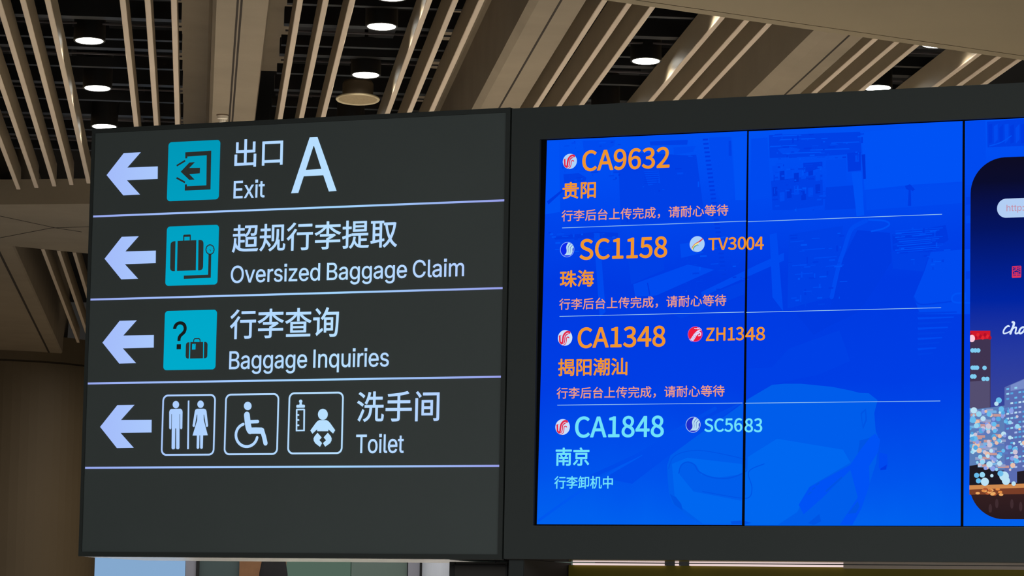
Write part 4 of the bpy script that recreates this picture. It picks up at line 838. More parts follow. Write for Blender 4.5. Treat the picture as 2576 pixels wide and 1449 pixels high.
S.flat('lettering', [[c1([(1688, 548), (1748, 545), (1793, 407), (1955, 398), (2001, 533), (2065, 528), (1907, 82), (1842, 85)]),
                      c1([(1810, 354), (1873, 158), (1879, 158), (1939, 346)])]], FD, M_WHITE)

# ================================================================== the display wall
PW, PH = 0.6835, 1.2096
DX0, DX1, DZ0, DZ1 = -0.1050, 3 * PW + 0.105, -0.1062, 1.3140
DDEP = 0.28
D = Board('flight_baggage_display', (DX0 + DX1) / 2, DDEP / 2, DZ0)
setp(D.root, 'long dark display housing with blue baggage claim screens, right of the direction sign', 'display')
ol = pb(1362, 352)[0]
m1 = MB()
ox0, ox1, oz0, oz1 = pb(1353, 800)[0] - 0.004, 3 * PW + 0.004, -0.003, PH + 0.002
m1.box(DX0, ox0, 0, 0.03, DZ0, DZ1); m1.box(ox1, DX1, 0, 0.03, DZ0, DZ1)
m1.box(ox0, ox1, 0, 0.03, oz1, DZ1); m1.box(ox0, ox1, 0, 0.03, DZ0, oz0)
m1.box(DX0, DX1, 0.03, DDEP, DZ0 + 0.004, DZ1)
D.mesh(m1, 'housing', M_HOUSING)
m1 = MB(); m1.box(DX0, DX1, 0.012, DDEP, DZ0 - 0.001, DZ0 + 0.003)
D.mesh(m1, 'underside_panel', M_STEEL)
m1 = MB(); m1.box(ox0, ox1, 0.012, 0.029, oz0, oz1)
D.mesh(m1, 'screen_surround', M_BEZEL)
# thin light edging under the screens
m1 = MB(); m1.box(ox0, ox1, -0.0015, 0.004, oz0 - 0.0015, oz0)
D.mesh(m1, 'edging', mat('edging_grey', (88, 90, 92), 0.4))

BLUE = [(0.0, (0, 98, 240)), (0.12, (0, 84, 236)), (0.35, (0, 62, 228)), (0.62, (0, 58, 226)), (0.85, (0, 74, 240)), (1.0, (0, 82, 244))]
M_BLUE = glow_ramp('lcd_blue_picture', 2, 0.10, 1.33, BLUE, noise=0.10, nscale=(5, 1, 3))
quads = []
tl, bl = pb(1373, 352), pb(1347.2, 1318.5)
quads.append([bl, (PW - 0.0048, 0.001), (PW - 0.0022, PH - 0.001), tl])
quads.append([(PW + 0.0042, -0.0005), (2 * PW - 0.0035, 0.0005), (2 * PW - 0.0030, PH - 0.001), (PW + 0.0030, PH - 0.002)])
quads.append([(2 * PW + 0.005, 0.0), (3 * PW - 0.003, 0.0), (3 * PW - 0.003, PH - 0.001), (2 * PW + 0.0042, PH - 0.001)])
SCR = []
for q in quads:
    SCR.append(D.flat('screen', [[q]], 0.010, M_BLUE))

def clip_rect(poly, x0, x1, z0, z1):
    def cut(p, f, inter):
        out = []
        for i in range(len(p)):
            a, b = p[i - 1], p[i]
            fa, fb_ = f(a), f(b)
            if fa != fb_: out.append(inter(a, b))
            if fb_: out.append(b)
        return out
    def ix(v): return lambda a, b: (v, a[1] + (b[1] - a[1]) * (v - a[0]) / (b[0] - a[0]))
    def iz(v): return lambda a, b: (a[0] + (b[0] - a[0]) * (v - a[1]) / (b[1] - a[1]), v)
    p = cut(poly, lambda q: q[0] >= x0, ix(x0))
    if p: p = cut(p, lambda q: q[0] <= x1, ix(x1))
    if p: p = cut(p, lambda q: q[1] >= z0, iz(z0))
    if p: p = cut(p, lambda q: q[1] <= z1, iz(z1))
    return p
lim = [(0.004, PW - 0.0050), (PW + 0.0044, 2 * PW - 0.0037), (2 * PW + 0.0052, 3 * PW - 0.003)]

# the faint blue photograph behind the flight rows: a baggage belt with a case on it
cA, cB, cC, cD = crop(1340, 320, 3.018), crop(1340, 780, 2.587), crop(1860, 280, 2.786), crop(1860, 780, 2.166)
L1, L2, D1, D2, D3 = (0, 82, 245), (0, 74, 239), (0, 64, 229), (0, 58, 224), (0, 53, 215)
T1, T2, T3 = (0, 93, 235), (0, 103, 240), (0, 84, 228)
pic = []
def P(col, pts): pic.append((col, pts))
P(L1, cA([(100, 108), (190, 108), (200, 640), (85, 660)]))
P(L2, cA([(370, 100), (620, 92), (612, 135), (480, 205), (385, 225)]))
P(D1, cA([(880, 105), (1170, 92), (1165, 130), (885, 135)]))
P(L2, cA([(1060, 150), (1230, 140), (1210, 185), (1065, 205)]))
P(D1, cA([(640, 180), (1235, 215), (1300, 700), (660, 740)]))
P(L2, cA([(835, 330), (950, 325), (960, 420), (870, 440)]))
for k in range(6): P(D2, cA([(838, 338 + 17 * k), (948, 333 + 17 * k), (949, 339 + 17 * k), (839, 344 + 17 * k)]))
P(L2, cA([(1330, 75), (1500, 70), (1520, 540), (1420, 560), (1360, 400)]))
P(L1, cA([(1510, 80), (1625, 60), (1620, 550), (1530, 550)]))
P(D1, cA([(1480, 100), (1500, 100), (1503, 215), (1480, 215)]))
for k in range(34):
    x = 1283 + 4.4 * k if k else 1283
    y = 85 + 32 * k
    P(D2, cA([(x, y), (x + 40, y - 2), (x + 40, y + 12), (x, y + 14)]))
P(D1, cA([(225, 355), (340, 345), (400, 380), (390, 410), (230, 420)]))
P(D2, cA([(100, 560), (215, 470), (225, 480), (110, 585)]))
P(D2, cA([(150, 830), (480, 790), (640, 800), (640, 830), (160, 850)]))
P(L2, cA([(455, 800), (500, 800), (545, 1400), (500, 1440)]))
P(D1, cA([(700, 880), (960, 850), (990, 1080), (740, 1190)]))
P(L2, cA([(755, 1190), (1170, 1040), (1370, 1080), (930, 1275), (770, 1285)]))
P(D2, cA([(860, 1180), (868, 1178), (885, 1270), (876, 1272)]))
P(L2, cA([(1110, 885), (1200, 870), (1290, 950), (1120, 990)]))
P(L2, cA([(1270, 1250), (1700, 1040), (1900, 950), (1900, 1010), (1280, 1285)]))
P(D1, cA([(1060, 1420), (1400, 1240), (1615, 1160), (1615, 1260), (1120, 1450)]))
# second screen, upper part
P(L2, cC([(75, 190), (190, 180), (215, 600), (75, 620)]))
P(D1, cC([(200, 165), (840, 140), (850, 290), (600, 310), (205, 325)]))
for k, (x0, x1) in enumerate([(230, 420), (280, 520), (640, 830), (210, 390), (520, 760), (300, 560)]):
    P(L1, cC([(x0, 168 + 24 * k), (x1, 160 + 24 * k), (x1 + 10, 167 + 24 * k), (x0 - 6, 177 + 24 * k)]))
P(L2, cC([(260, 262), (340, 245), (420, 262), (400, 285), (290, 292)]))
P(L1, cC([(850, 145), (1555, 70), (1555, 490), (1225, 510), (870, 548)]))
P(L2, cC([(880, 560), (1555, 505), (1555, 640), (885, 690)]))
P(D2, cC([(1155, 520), (1190, 508), (1225, 545), (1205, 558), (1195, 545), (1198, 660), (1175, 660), (1180, 550), (1160, 540)]))
P(D1, cC([(215, 485), (575, 440), (580, 655), (345, 690), (225, 690)]))
for k in range(14):
    x = 225 + (k % 7) * 50; y = 380 + (k // 7) * 130 + (k * 37 % 60)
    P(D3 if k % 2 else L2, cC([(x, y), (x + 34, y - 4), (x + 35, y + 60), (x + 2, y + 64)]))
P(D2, cC([(440, 360), (575, 350), (575, 390), (445, 430)]))
P(L2, cC([(600, 340), (740, 330), (745, 520), (610, 530)]))
P(D1, cC([(600, 530), (800, 515), (810, 680), (590, 690)]))
P(L1, cC([(780, 425), (850, 420), (868, 725), (815, 735)]))
P(D2, cC([(748, 290), (845, 282), (846, 412), (755, 420)]))
P(L2, cC([(805, 300), (830, 298), (832, 350), (806, 352)]))
P(D3, cC([(850, 300), (875, 298), (880, 470), (862, 472)]))
P(D1, cC([(340, 860), (720, 800), (700, 1080), (640, 1300), (330, 1380)]))
P(L2, cC([(205, 860), (255, 850), (300, 1400), (225, 1300)]))
P(D2, cC([(820, 830), (1050, 850), (1062, 1050), (870, 1350), (800, 1410), (620, 1410), (710, 1050)]))
for k in range(12):
    x = 350 + (k * 83) % 300; y = 910 + (k * 57) % 230
    P(L2, cC([(x, y), (x + 95, y - 8), (x + 95, y - 2), (x, y + 7)]))
def S2(col, cr, pts, w, sc): pic.append((col, stroke(cr(curve(pts)), w / sc / 824.0)))
S2(L1, cC, [(920, 838), (1000, 820), (1045, 790), (1010, 765), (900, 757)], 12, 2.786)
S2(L2, cC, [(880, 765), (800, 805), (765, 850), (730, 960), (690, 1080), (640, 1300)], 30, 2.786)
P(D2, cC([(1065, 860), (1440, 795), (1460, 900), (1340, 980), (1150, 1010), (1070, 970)]))
for k in range(11):
    y = 825 + 15 * k
    P(L1 if k % 2 else L2, cC([(1085 + 13 * (k % 3), y + 8), (1420 - 25 * (k % 4), y - 14), (1420 - 25 * (k % 4), y - 8), (1085 + 13 * (k % 3), y + 15)]))
P(D1, cC([(1060, 985), (1320, 985), (1285, 1120), (1070, 1100)]))
P(L2, cC([(1335, 985), (1610, 962), (1610, 1420), (1260, 1420), (1215, 1300), (1290, 1120)]))
S2(D1, cC, [(1215, 1300), (1260, 1350), (1400, 1340), (1480, 1330)], 10, 2.786)
S2(L1, cC, [(1610, 1275), (1520, 1275), (1485, 1300), (1500, 1335), (1610, 1340)], 12, 2.786)
# second screen, lower part: belt edges and the big case
P(D2, cD([(300, 12), (655, 5), (480, 88), (400, 135)]))
P(D1, cB([(1390, 380), (1552, 370), (1660, 250), (1990, 130), (2060, 330), (1850, 420), (1552, 480), (1380, 590)]))
for k in range(9): P(L2 if k % 2 else D1, cD([(965, 10 + 28 * k), (1180 - 16 * k, 5 + 28 * k), (1180 - 16 * k, 12 + 28 * k), (970, 22 + 28 * k)]))
DB = (0, 76, 233)
P(DB, cB([(440, 1090), (900, 810), (1370, 590), (900, 930), (640, 1130)]))
S2((0, 88, 240), cB, [(30, 1370), (300, 1180), (700, 940)], 18, 2.587)
S2(DB, cB, [(380, 1080), (700, 930), (900, 800), (1180, 640)], 26, 2.587)
case = cB([(890, 945), (1100, 790), (1300, 650), (1400, 575), (1552, 485), (1630, 478)]) + cD([(330, 400), (500, 417), (600, 437), (650, 450), (700, 452), (748, 490), (730, 560), (738, 660), (755, 700), (740, 830), (700, 960), (650, 1080), (600, 1175)]) + cB([(1100, 1396), (1000, 1340), (900, 1255), (880, 1190), (872, 1100), (868, 1010)])
P(T1, case)
P(T2, cB([(900, 1000), (1000, 960), (1350, 1000), (1440, 1100), (1420, 1390), (1100, 1390), (920, 1250)]))
P(T2, cD([(40, 800), (200, 700), (560, 760), (600, 830), (380, 960), (310, 1100), (200, 1172), (30, 1172)]))
P(T1, cB([(960, 1010), (1010, 985), (1060, 1010), (1090, 1070), (1200, 1090), (1370, 1065), (1380, 1200), (1350, 1240), (1040, 1180), (950, 1070)]))
S2(T3, cB, [(945, 1060), (960, 1010), (1000, 988), (1045, 1005), (1075, 1050), (1150, 1085), (1250, 1095), (1330, 1075), (1385, 1045)], 9, 2.587)
S2(T3, cB, [(878, 1030), (905, 960), (970, 925), (1070, 912), (1200, 930), (1380, 970)], 6, 2.587)
S2(T3, cB, [(1500, 1000), (1400, 1050), (1420, 1150), (1405, 1215), (1330, 1220), (1100, 1180)], 6, 2.587)
P(T3, cB([(885, 1195), (925, 1215), (960, 1260), (970, 1305), (915, 1265)]))
P(T3, cB([(1280, 1375), (1360, 1368), (1420, 1385), (1370, 1394), (1290, 1394)]))
P(L1, cD([(735, 672), (762, 705), (752, 770), (702, 850), (705, 950), (660, 1080), (610, 1172), (540, 1172), (640, 1020), (600, 870), (450, 1020), (345, 1112), (318, 1060), (375, 965), (600, 842), (690, 705)]))
for x, y in ((377, 996), (398, 970), (420, 946)): P(T3, cD([(x - 10, y + 6), (x + 8, y - 8), (x + 12, y - 2), (x - 6, y + 10)]))
P(T3, cD([(462, 985), (552, 905), (556, 915), (470, 990)]))
P(T3, cD([(585, 1110), (640, 1040), (650, 1070), (630, 1105)]))
P(T3, cD([(655, 560), (685, 535), (690, 600), (668, 650)])); P(T1, cD([(662, 566), (680, 548), (682, 596), (668, 630)]))
P(T3, cD([(650, 710), (705, 695), (640, 780)]))
P(L2, cD([(756, 775), (800, 785), (804, 850), (770, 872), (755, 860)]))
P(D2, cD([(765, 862), (798, 842), (795, 868), (762, 872)]))
P(T3, cD([(370, 1160), (430, 1110), (440, 1150), (400, 1172)]))
# fine speckle of the photograph in the busier areas
rs = random.Random(11)
for cr_, x0_, x1_, y0_, y1_, n_ in ((cC, 200, 850, 150, 330, 60), (cC, 215, 600, 350, 690, 60), (cC, 1060, 1450, 810, 1090, 50), (cC, 330, 700, 850, 1350, 50),
                                    (cA, 215, 640, 90, 420, 40), (cA, 640, 1250, 180, 700, 30), (cA, 110, 620, 780, 1000, 40), (cA, 1100, 1600, 820, 1300, 40)):
    for k in range(n_):
        x = rs.uniform(x0_, x1_); y = rs.uniform(y0_, y1_); w = rs.uniform(8, 60); h = rs.uniform(3, 14)
        if rs.random() < 0.3: w, h = h, w * 0.8
        P(rs.choice([L1, L2, D1, D2, D1]), cr_([(x, y), (x + w, y - 0.06 * w), (x + w, y + h - 0.06 * w), (x, y + h)]))
# third screen, top strip
P(L2, cC([(1580, 70), (1720, 60), (1725, 480), (1590, 520)]))
P(D1, cC([(1730, 70), (1990, 50), (1990, 240), (1735, 250)]))
for k in range(7):
    x = 1740 + 38 * k
    P(L2 if k % 2 else D2, cC([(x, 90 + 13 * (k % 3)), (x + 28, 85), (x + 28, 215 - 20 * (k % 2)), (x + 3, 225)]))
S2(L1, cC, [(1750, 240), (1830, 215), (1900, 170)], 8, 2.786)
for k in range(6): P(L2 if k % 2 else D1, cC([(1582, 600 + 130 * k), (1616, 598 + 130 * k), (1616, 650 + 130 * k), (1582, 655 + 130 * k)]))

for si in range(3):
    x0, x1 = lim[si]
    groups, cols, fm = [], [], []
    verts, faces, fmat = [], [], []
    dpt = 0.0095
    for i, (col, pts) in enumerate(pic):
        q = clip_rect(pts, x0, x1, 0.002, PH - 0.003)
        if len(q) < 3: continue
        if col not in cols: cols.append(col)
        pol = [Vector((x, z, 0)) for x, z in q]
        n = len(verts)
        verts += [Vector((x, dpt - i * 0.000004, z)) - D.o for x, z in q]
        for a, b_, c_ in tessellate_polygon([pol]):
            cr = (pol[b_] - pol[a]).cross(pol[c_] - pol[a]).z
            if abs(cr) < 1e-12: continue
            faces.append((n + a, n + b_, n + c_) if cr > 0 else (n + a, n + c_, n + b_))
            fmat.append(cols.index(col))
    link_mesh('picture', verts, faces, [glow(c_) for c_ in cols], SCR[si], fmat)

OR, PK, TQ, WH = (240, 150, 44), (240, 158, 122), (112, 226, 250), (190, 222, 255)
TD = 0.0060
def wr(si, s, lo, hi, col, bold):
    D.flat('lettering', text_groups(GLYPHS_c, s, lo, hi, bold), TD, glow(col), SCR[si])
WAIT = '行李后台上传完成，请耐心等待'
wr(0, 'CA9632', (1462.4, 431), (1683.2, 368), OR, 0.0015)
wr(0, '贵阳', (1412.9, 500.8), (1497.6, 454.8), OR, 0.0011)
wr(0, WAIT, (1410.6, 557.6), (1830.6, 512.6), PK, 0.0003)
wr(0, 'SC1158', (1455.6, 654.2), (1677.2, 593.2), OR, 0.0015)
wr(0, 'TV30', (1780, 630), (1875.2, 594.6), OR, 0.0009)
wr(1, '04', (1875.6, 629), (1920, 594), OR, 0.0009)
wr(0, '珠海', (1406.3, 722.8), (1492.6, 677.6), OR, 0.0011)
wr(0, WAIT, (1404.6, 780), (1825.6, 739.6), PK, 0.0003)
wr(0, 'CA1348', (1450.8, 876.2), (1672.6, 818.2), OR, 0.0015)
wr(0, 'ZH13', (1774, 858), (1870, 821.5), OR, 0.0009)
wr(1, '48', (1873, 857), (1923.2, 821.5), OR, 0.0009)
wr(0, '揭阳潮汕', (1401.7, 946.4), (1576.8, 899), OR, 0.0010)
wr(0, WAIT, (1398, 1003.6), (1821.2, 968), PK, 0.0003)
wr(0, 'CA1848', (1444.2, 1101.4), (1668.8, 1044.6), TQ, 0.0015)
wr(0, 'SC56', (1769.8, 1086.6), (1866, 1051.2), TQ, 0.0009)
wr(1, '83', (1871.4, 1087.6), (1916.2, 1051.4), TQ, 0.0009)
wr(0, '南京', (1395.2, 1171.8), (1481.2, 1125), TQ, 0.0012)
wr(0, '行李卸机中', (1392.2, 1229.4), (1540.2, 1197), TQ, 0.0005)
for si, a, b_ in [(0, (1412.2, 572.8), (1876, 555.6)), (1, (1879.5, 557.1), (2368.3, 538.4)), (0, (1405.6, 795.5), (1870, 784.5)), (1, (1876, 785.4), (2366, 773.5)),
                  (0, (1400, 1018.9), (1866, 1013.5)), (1, (1873, 1014), (2364, 1008.3))]:
    (X0, Z0), (X1, Z1) = pb(*a), pb(*b_)
    w = 0.0009
    D.flat('row_line', [[[(X0, Z0 - w), (X1, Z1 - w), (X1, Z1 + w), (X0, Z0 + w)]]], TD, glow((150, 200, 235)), SCR[si])

# round airline emblems beside the flight numbers
def emblem(si, c_, r, disc, marks, ring=None):
    X, Z = pb(*c_)
    k = r / 824.0
    groups = [[circle(X, Z, k)]]
    e = D.flat('emblem', groups, TD, glow(disc), SCR[si])
    i = 0
    by = {}
    for col, kind, pts, w in marks:
        path = [(X + x * k, Z + y * k) for x, y in (curve(pts) if kind == 's' else pts)]
        g_ = [stroke(path, w[0] * k, w[1] * k)] if kind == 's' else [path]
        by.setdefault(col, []).append((i, g_)); i += 1
    verts, faces, fmat, cols = [], [], [], []
    for col, lst in by.items():
        cols.append(col)
        for i, g_ in lst:
            pol = [Vector((x, z, 0)) for x, z in g_[0]]
            n = len(verts)
            verts += [Vector((v.x, TD - 0.0008 - i * 0.0001, v.y)) - D.o for v in pol]
            for a, b_, cc in tessellate_polygon([pol]):
                cr = (pol[b_] - pol[a]).cross(pol[cc] - pol[a]).z
                if abs(cr) < 1e-13: continue
                faces.append((n + a, n + b_, n + cc) if cr > 0 else (n + a, n + cc, n + b_))
                fmat.append(len(cols) - 1)
    if ring:
        n = len(verts); N = 48
        cols.append(ring)
        for rr in (k, k * 0.92):
            verts += [Vector((x, TD - 0.002, z)) - D.o for x, z in circle(X, Z, rr, n=N)]
        for j in range(N):
            faces.append((n + j, n + (j + 1) % N, n + N + (j + 1) % N, n + N + j)); fmat.append(len(cols) - 1)
    me = link_mesh('emblem_mark', verts, faces, [glow(q) for q in cols], e, fmat)
RED = (226, 40, 74)
bird = [(RED, 's', [(-0.72, 0.24), (-0.70, -0.2), (-0.66, -0.52), (-0.50, -0.66), (-0.34, -0.56), (-0.30, -0.2), (-0.22, 0.25), (0.0, 0.58), (0.3, 0.76), (0.62, 0.72)], (0.22, 0.25)),
        (RED, 's', [(-0.50, -0.80), (-0.18, -0.70), (-0.04, -0.40), (-0.02, 0.0), (0.08, 0.32), (0.35, 0.50), (0.70, 0.58)], (0.09, 0.09)),
        (RED, 's', [(-0.10, -0.65), (-0.02, -0.30), (0.0, 0.05), (0.10, 0.32), (0.34, 0.46)], (0.13, 0.15)),
        (RED, 's', [(-0.22, -0.93), (0.08, -0.78), (0.20, -0.40), (0.22, -0.05), (0.38, 0.10), (0.54, 0.02), (0.54, -0.12), (0.46, -0.14)], (0.08, 0.17)),
        (RED, 's', [(-0.80, 0.20), (-0.62, 0.34), (-0.40, 0.36)], (0.10, 0.02))]
emblem(0, (1431.6, 405.3), 19.8, (176, 212, 250), bird)
emblem(0, (1419.6, 849.6), 20.2, (205, 224, 252), bird)
emblem(0, (1413.4, 1073.8), 20.2, (205, 224, 252), bird)
LB, NV = (184, 222, 244), (60, 92, 190)
wave = [(LB, 'p', curve([(0.12, 0.90), (-0.08, 0.62), (-0.16, 0.30), (-0.10, -0.10), (-0.14, -0.42), (-0.36, -0.66), (-0.48, -0.74)]) + curve([(0.40, -0.74), (0.66, -0.52), (0.80, -0.10)]) + [(0.80, 0.20), (0.94, 0.30), (0.70, 0.68), (0.40, 0.88)], None),
        (NV, 's', [(0.48, 0.78), (0.20, 0.50), (0.10, 0.20), (0.14, -0.15), (0.10, -0.48)], (0.08, 0.03)),
        (NV, 's', [(0.74, 0.55), (0.48, 0.34), (0.40, 0.10), (0.44, -0.20), (0.38, -0.48)], (0.08, 0.03)),
        ((40, 70, 200), 's', [(0.83, 0.16), (0.78, 0.0), (0.80, -0.3)], (0.13, 0.08))]
emblem(0, (1425.6, 627.5), 19.8, (10, 40, 236), wave, (140, 178, 250))
emblem(0, (1742.4, 1068.2), 20.0, (30, 44, 200), wave, (170, 195, 245))
emblem(0, (1752.0, 613.5), 20.3, (170, 208, 250), [
    ((214, 66, 84), 'p', curve([(0.72, 0.72), (0.2, 0.34), (-0.3, 0.06), (-0.62, -0.30), (-0.72, -0.62)]) + curve([(-0.62, -0.5), (-0.36, -0.12), (0.04, 0.13), (0.48, 0.32), (0.80, 0.62)]), None),
    ((250, 238, 130), 'p', curve([(-0.64, -0.62), (-0.52, -0.28), (-0.2, 0.04), (0.26, 0.22)]) + [(0.20, 0.06)] + curve([(0.0, -0.04), (-0.35, -0.22), (-0.52, -0.50), (-0.56, -0.7)]), None),
    ((84, 172, 110), 's', [(0.14, -0.08), (-0.15, -0.14), (-0.40, -0.34), (-0.50, -0.62)], (0.04, 0.10)),
    ((70, 140, 150), 's', [(0.20, -0.18), (-0.12, -0.24), (-0.40, -0.46), (-0.46, -0.72), (-0.25, -0.92), (0.05, -0.96)], (0.06, 0.03))])
PWH, GV = (236, 220, 255), (120, 130, 180)
emblem(0, (1747.3, 840.3), 19.8, (236, 30, 62), [
    (PWH, 'p', curve([(0.88, 0.56), (0.40, 0.50), (-0.05, 0.16), (-0.30, -0.16), (-0.62, -0.60), (-0.84, -0.64)]) + [(-0.66, -0.80), (-0.56, -0.90)] + curve([(-0.26, -0.88), (0.02, -0.48), (0.28, -0.08), (0.48, 0.0), (0.62, 0.16)]) + [(0.5, 0.36), (0.9, 0.5)], None),
    (PWH, 's', [(0.1, 0.18), (0.5, 0.28), (0.74, 0.10), (0.70, -0.16), (0.42, -0.22)], (0.16, 0.12)),
    (PWH, 'p', curve([(-0.16, 0.80), (0.10, 0.74), (0.40, 0.86), (0.60, 0.84), (0.86, 0.58), (0.5, 0.62), (0.15, 0.62), (-0.10, 0.68)]), None),
    (GV, 's', [(-0.25, 0.0), (0.15, 0.16), (0.5, 0.14), (0.58, -0.02), (0.36, -0.08)], (0.03, 0.05)),
    (GV, 's', [(-0.12, -0.12), (-0.36, -0.50), (-0.56, -0.66)], (0.05, 0.03)),
    (GV, 's', [(0.12, -0.08), (-0.16, -0.58), (-0.40, -0.80)], (0.05, 0.03)),
    ((226, 40, 70), 's', [(0.1, 0.62), (0.4, 0.70), (0.66, 0.70)], (0.06, 0.02))], (190, 80, 190))

# ---- third screen: rounded advert picture with a night skyline
ax0 = pb(2438.8, 800)[0]
az1 = pb(2524, 395)[1]; az0 = pb(2520, 1306)[1]
ax1 = 3 * PW - 0.02
M_NIGHT = glow_ramp('night_sky_picture', 2, az0 + 0.11, az1 + 0.11,
                    [(0.0, (40, 26, 30)), (0.11, (58, 34, 34)), (0.13, (70, 80, 130)), (0.25, (62, 72, 150)), (0.45, (38, 58, 160)), (0.60, (0, 36, 160)), (0.80, (4, 20, 96)), (0.93, (10, 12, 44)), (1.0, (14, 12, 34))])
ad = D.flat('advert', [[rrect(ax0, az0, ax1, az1, 0.105, 14)]], 0.0062, M_NIGHT, SCR[2])
sky, cols_ = [], []
def Q(col, pts, layer):
    q = clip_rect(pts, ax0 + 0.0005, ax1, az0 + 0.02, az1)
    if len(q) >= 3: sky.append((col, q, layer))
Q((64, 52, 80), cD([(1240, 112), (1366, 112), (1364, 900), (1240, 900)]), 0)
Q((84, 78, 112), cD([(1240, 390), (1362, 380), (1362, 560), (1240, 560)]), 1)
Q((90, 108, 176), cD([(1442, 420), (1475, 405), (1551, 372), (1700, 330), (1700, 940), (1440, 940)]), 0)
Q((120, 140, 200), cD([(1475, 408), (1551, 376), (1700, 335), (1700, 400), (1475, 440)]), 1)
Q((30, 26, 34), cD([(1240, 850), (1340, 835), (1440, 900), (1440, 960), (1240, 960)]), 2)
Q((34, 28, 36), cD([(1510, 880), (1700, 850), (1700, 960), (1510, 960)]), 2)
Q((206, 138, 80), cD([(1240, 955), (1400, 950), (1700, 940), (1700, 962), (1240, 978)]), 3)
Q((120, 62, 40), cD([(1240, 978), (1700, 962), (1700, 1000), (1240, 1006)]), 3)
Q((206, 24, 44), cD([(1240, 112), (1364, 112), (1364, 156), (1310, 158), (1240, 168)]), 2)
Q((92, 126, 182), cD([(1240, 545), (1442, 520), (1442, 870), (1240, 870)]), 1)
rnd = random.Random(3)
for k in range(9):
    x = 1258 + 13 * k
    Q((226, 40, 50) if k % 2 else (178, 16, 40), cD(ell(lambda p: p, x, 134 + 8 * (k % 3), 9, 10)[0]), 3)
Q((255, 205, 222), cD(ell(lambda p: p, 1264, 154, 17, 20)[0]), 4)
for x, y, w in [(1283, 219, 28), (1280, 313, 24), (1333, 314, 12), (1272, 361, 18), (1338, 374, 22)]:
    for j in range(max(1, int(w / 8))):
        Q((128, 204, 240), cD(ell(lambda p: p, x - w + 12 + j * 2 * (w - 12) / max(1, int(w / 8) - 1) if w > 15 else x, y, 12, 12)[0]), 4)
pal = [(150, 214, 242), (104, 188, 236), (188, 226, 244), (84, 168, 224), (206, 196, 214), (232, 190, 170), (140, 160, 230)]
for k in range(190):
    x = rnd.uniform(1250, 1690); y = rnd.uniform(530, 870)
    if x < 1440 or rnd.random() < 0.4:
        r = rnd.uniform(6, 15)
        Q(rnd.choice(pal), cD(ell(lambda p: p, x, y, r, r)[0]), 4 + k % 3)
for k in range(60):
    x = rnd.uniform(1250, 1440); y = rnd.uniform(540, 860); w = rnd.uniform(14, 34)
    Q(rnd.choice([(120, 176, 226), (150, 160, 200), (196, 150, 150), (92, 120, 190)]), cD([(x - w, y - 7), (x + w, y - 7), (x + w, y + 7), (x - w, y + 7)]), 3)
for row in range(17):
    for colm in range(11):
        if rnd.random() < 0.72:
            x = 1452 + 22 * colm; y = 425 + 27 * row - 6 * colm * 0.5
            Q(rnd.choice(pal[:4] + [(170, 190, 236)]), cD([(x, y), (x + 15, y - 2), (x + 15, y + 8), (x, y + 10)]), 2)
for x, y, r in [(1411, 491, 16), (1398, 510, 12), (1275, 546, 17), (1302, 566, 15), (1270, 598, 17), (1358, 566, 14), (1290, 900, 14), (1321, 897, 15), (1335, 935, 22), (1300, 930, 14), (1373, 902, 9), (1410, 798, 12), (1360, 840, 17), (1322, 828, 13), (1492, 945, 12), (1440, 905, 26), (1450, 930, 22), (1420, 890, 16)]:
    Q(rnd.choice(pal[:3]), cD(ell(lambda p: p, x, y, r, r)[0]), 7)
for k in range(16):
    x = rnd.uniform(1255, 1480)
    Q(rnd.choice([(226, 140, 70), (236, 170, 100), (180, 90, 50)]), cD(ell(lambda p: p, x, rnd.uniform(972, 1008), 12, 7)[0]), 4)
for k in range(10):
    x = rnd.uniform(1330, 1680)
    Q((64, 44, 48), cD(ell(lambda p: p, x, rnd.uniform(1040, 1100), 9, 26)[0]), 3)
for x, y in ((1425, 1118), (1434, 1128), (1498, 1126), (1512, 1130), (1540, 1126)):
    Q((120, 124, 160), cD(ell(lambda p: p, x, y, 9, 7)[0]), 4)
verts, faces, fmat, cols_ = [], [], [], []
for i, (col, q, layer) in enumerate(sky):
    if col not in cols_: cols_.append(col)
    pol = [Vector((x, z, 0)) for x, z in q]
    n = len(verts)
    verts += [Vector((x, 0.0060 - layer * 0.0001 - i * 0.0000004, z)) - D.o for x, z in q]
    for a, b_, cc in tessellate_polygon([pol]):
        cr = (pol[b_] - pol[a]).cross(pol[cc] - pol[a]).z
        if abs(cr) < 1e-13: continue
        faces.append((n + a, n + b_, n + cc) if cr > 0 else (n + a, n + cc, n + b_))
        fmat.append(cols_.index(col))
link_mesh('skyline', verts, faces, [glow(q) for q in cols_], ad, fmat)
# address pill, red seal, script lettering
px0, pz1, pz0 = pb(2507.2, 522)[0], pb(2574, 497.6)[1], pb(2570, 546)[1]
D.flat('address_bar', [[rrect(px0, pz0, ax1 - 0.04, pz1, (pz1 - pz0) / 2 - 0.0005, 12)]], 0.0045, glow((178, 206, 244)), ad)
D.flat('lettering', text_groups(GLYPHS_i, 'http:', (2531.2, 531), (2574.6, 511.6), 0.0, 560), 0.0040, glow((196, 138, 158)), ad)
cS = crop(2416, 660, 6.5875)
g = [[cS([(848, 68), (860, 60), (990, 52), (1003, 62), (1000, 236), (990, 250), (858, 256), (846, 244)]),
      cS([(860, 78), (988, 68), (988, 214), (866, 220)])]]
for pts in ([(862, 98), (905, 90), (905, 118), (870, 128)], [(938, 88), (985, 84)], [(940, 104), (984, 112)], [(922, 70), (922, 118)], [(865, 150), (920, 124), (980, 146)],
            [(885, 168), (965, 160)], [(880, 186), (968, 180)], [(925, 160), (925, 216)], [(870, 204), (984, 200)], [(866, 72), (908, 76)]):
    g.append([stroke(cS(pts), 11 / 6.5875 / 824)])
D.flat('red_seal', g, 0.0045, glow((222, 52, 92)), ad)
k = 1 / 6.5875 / 824
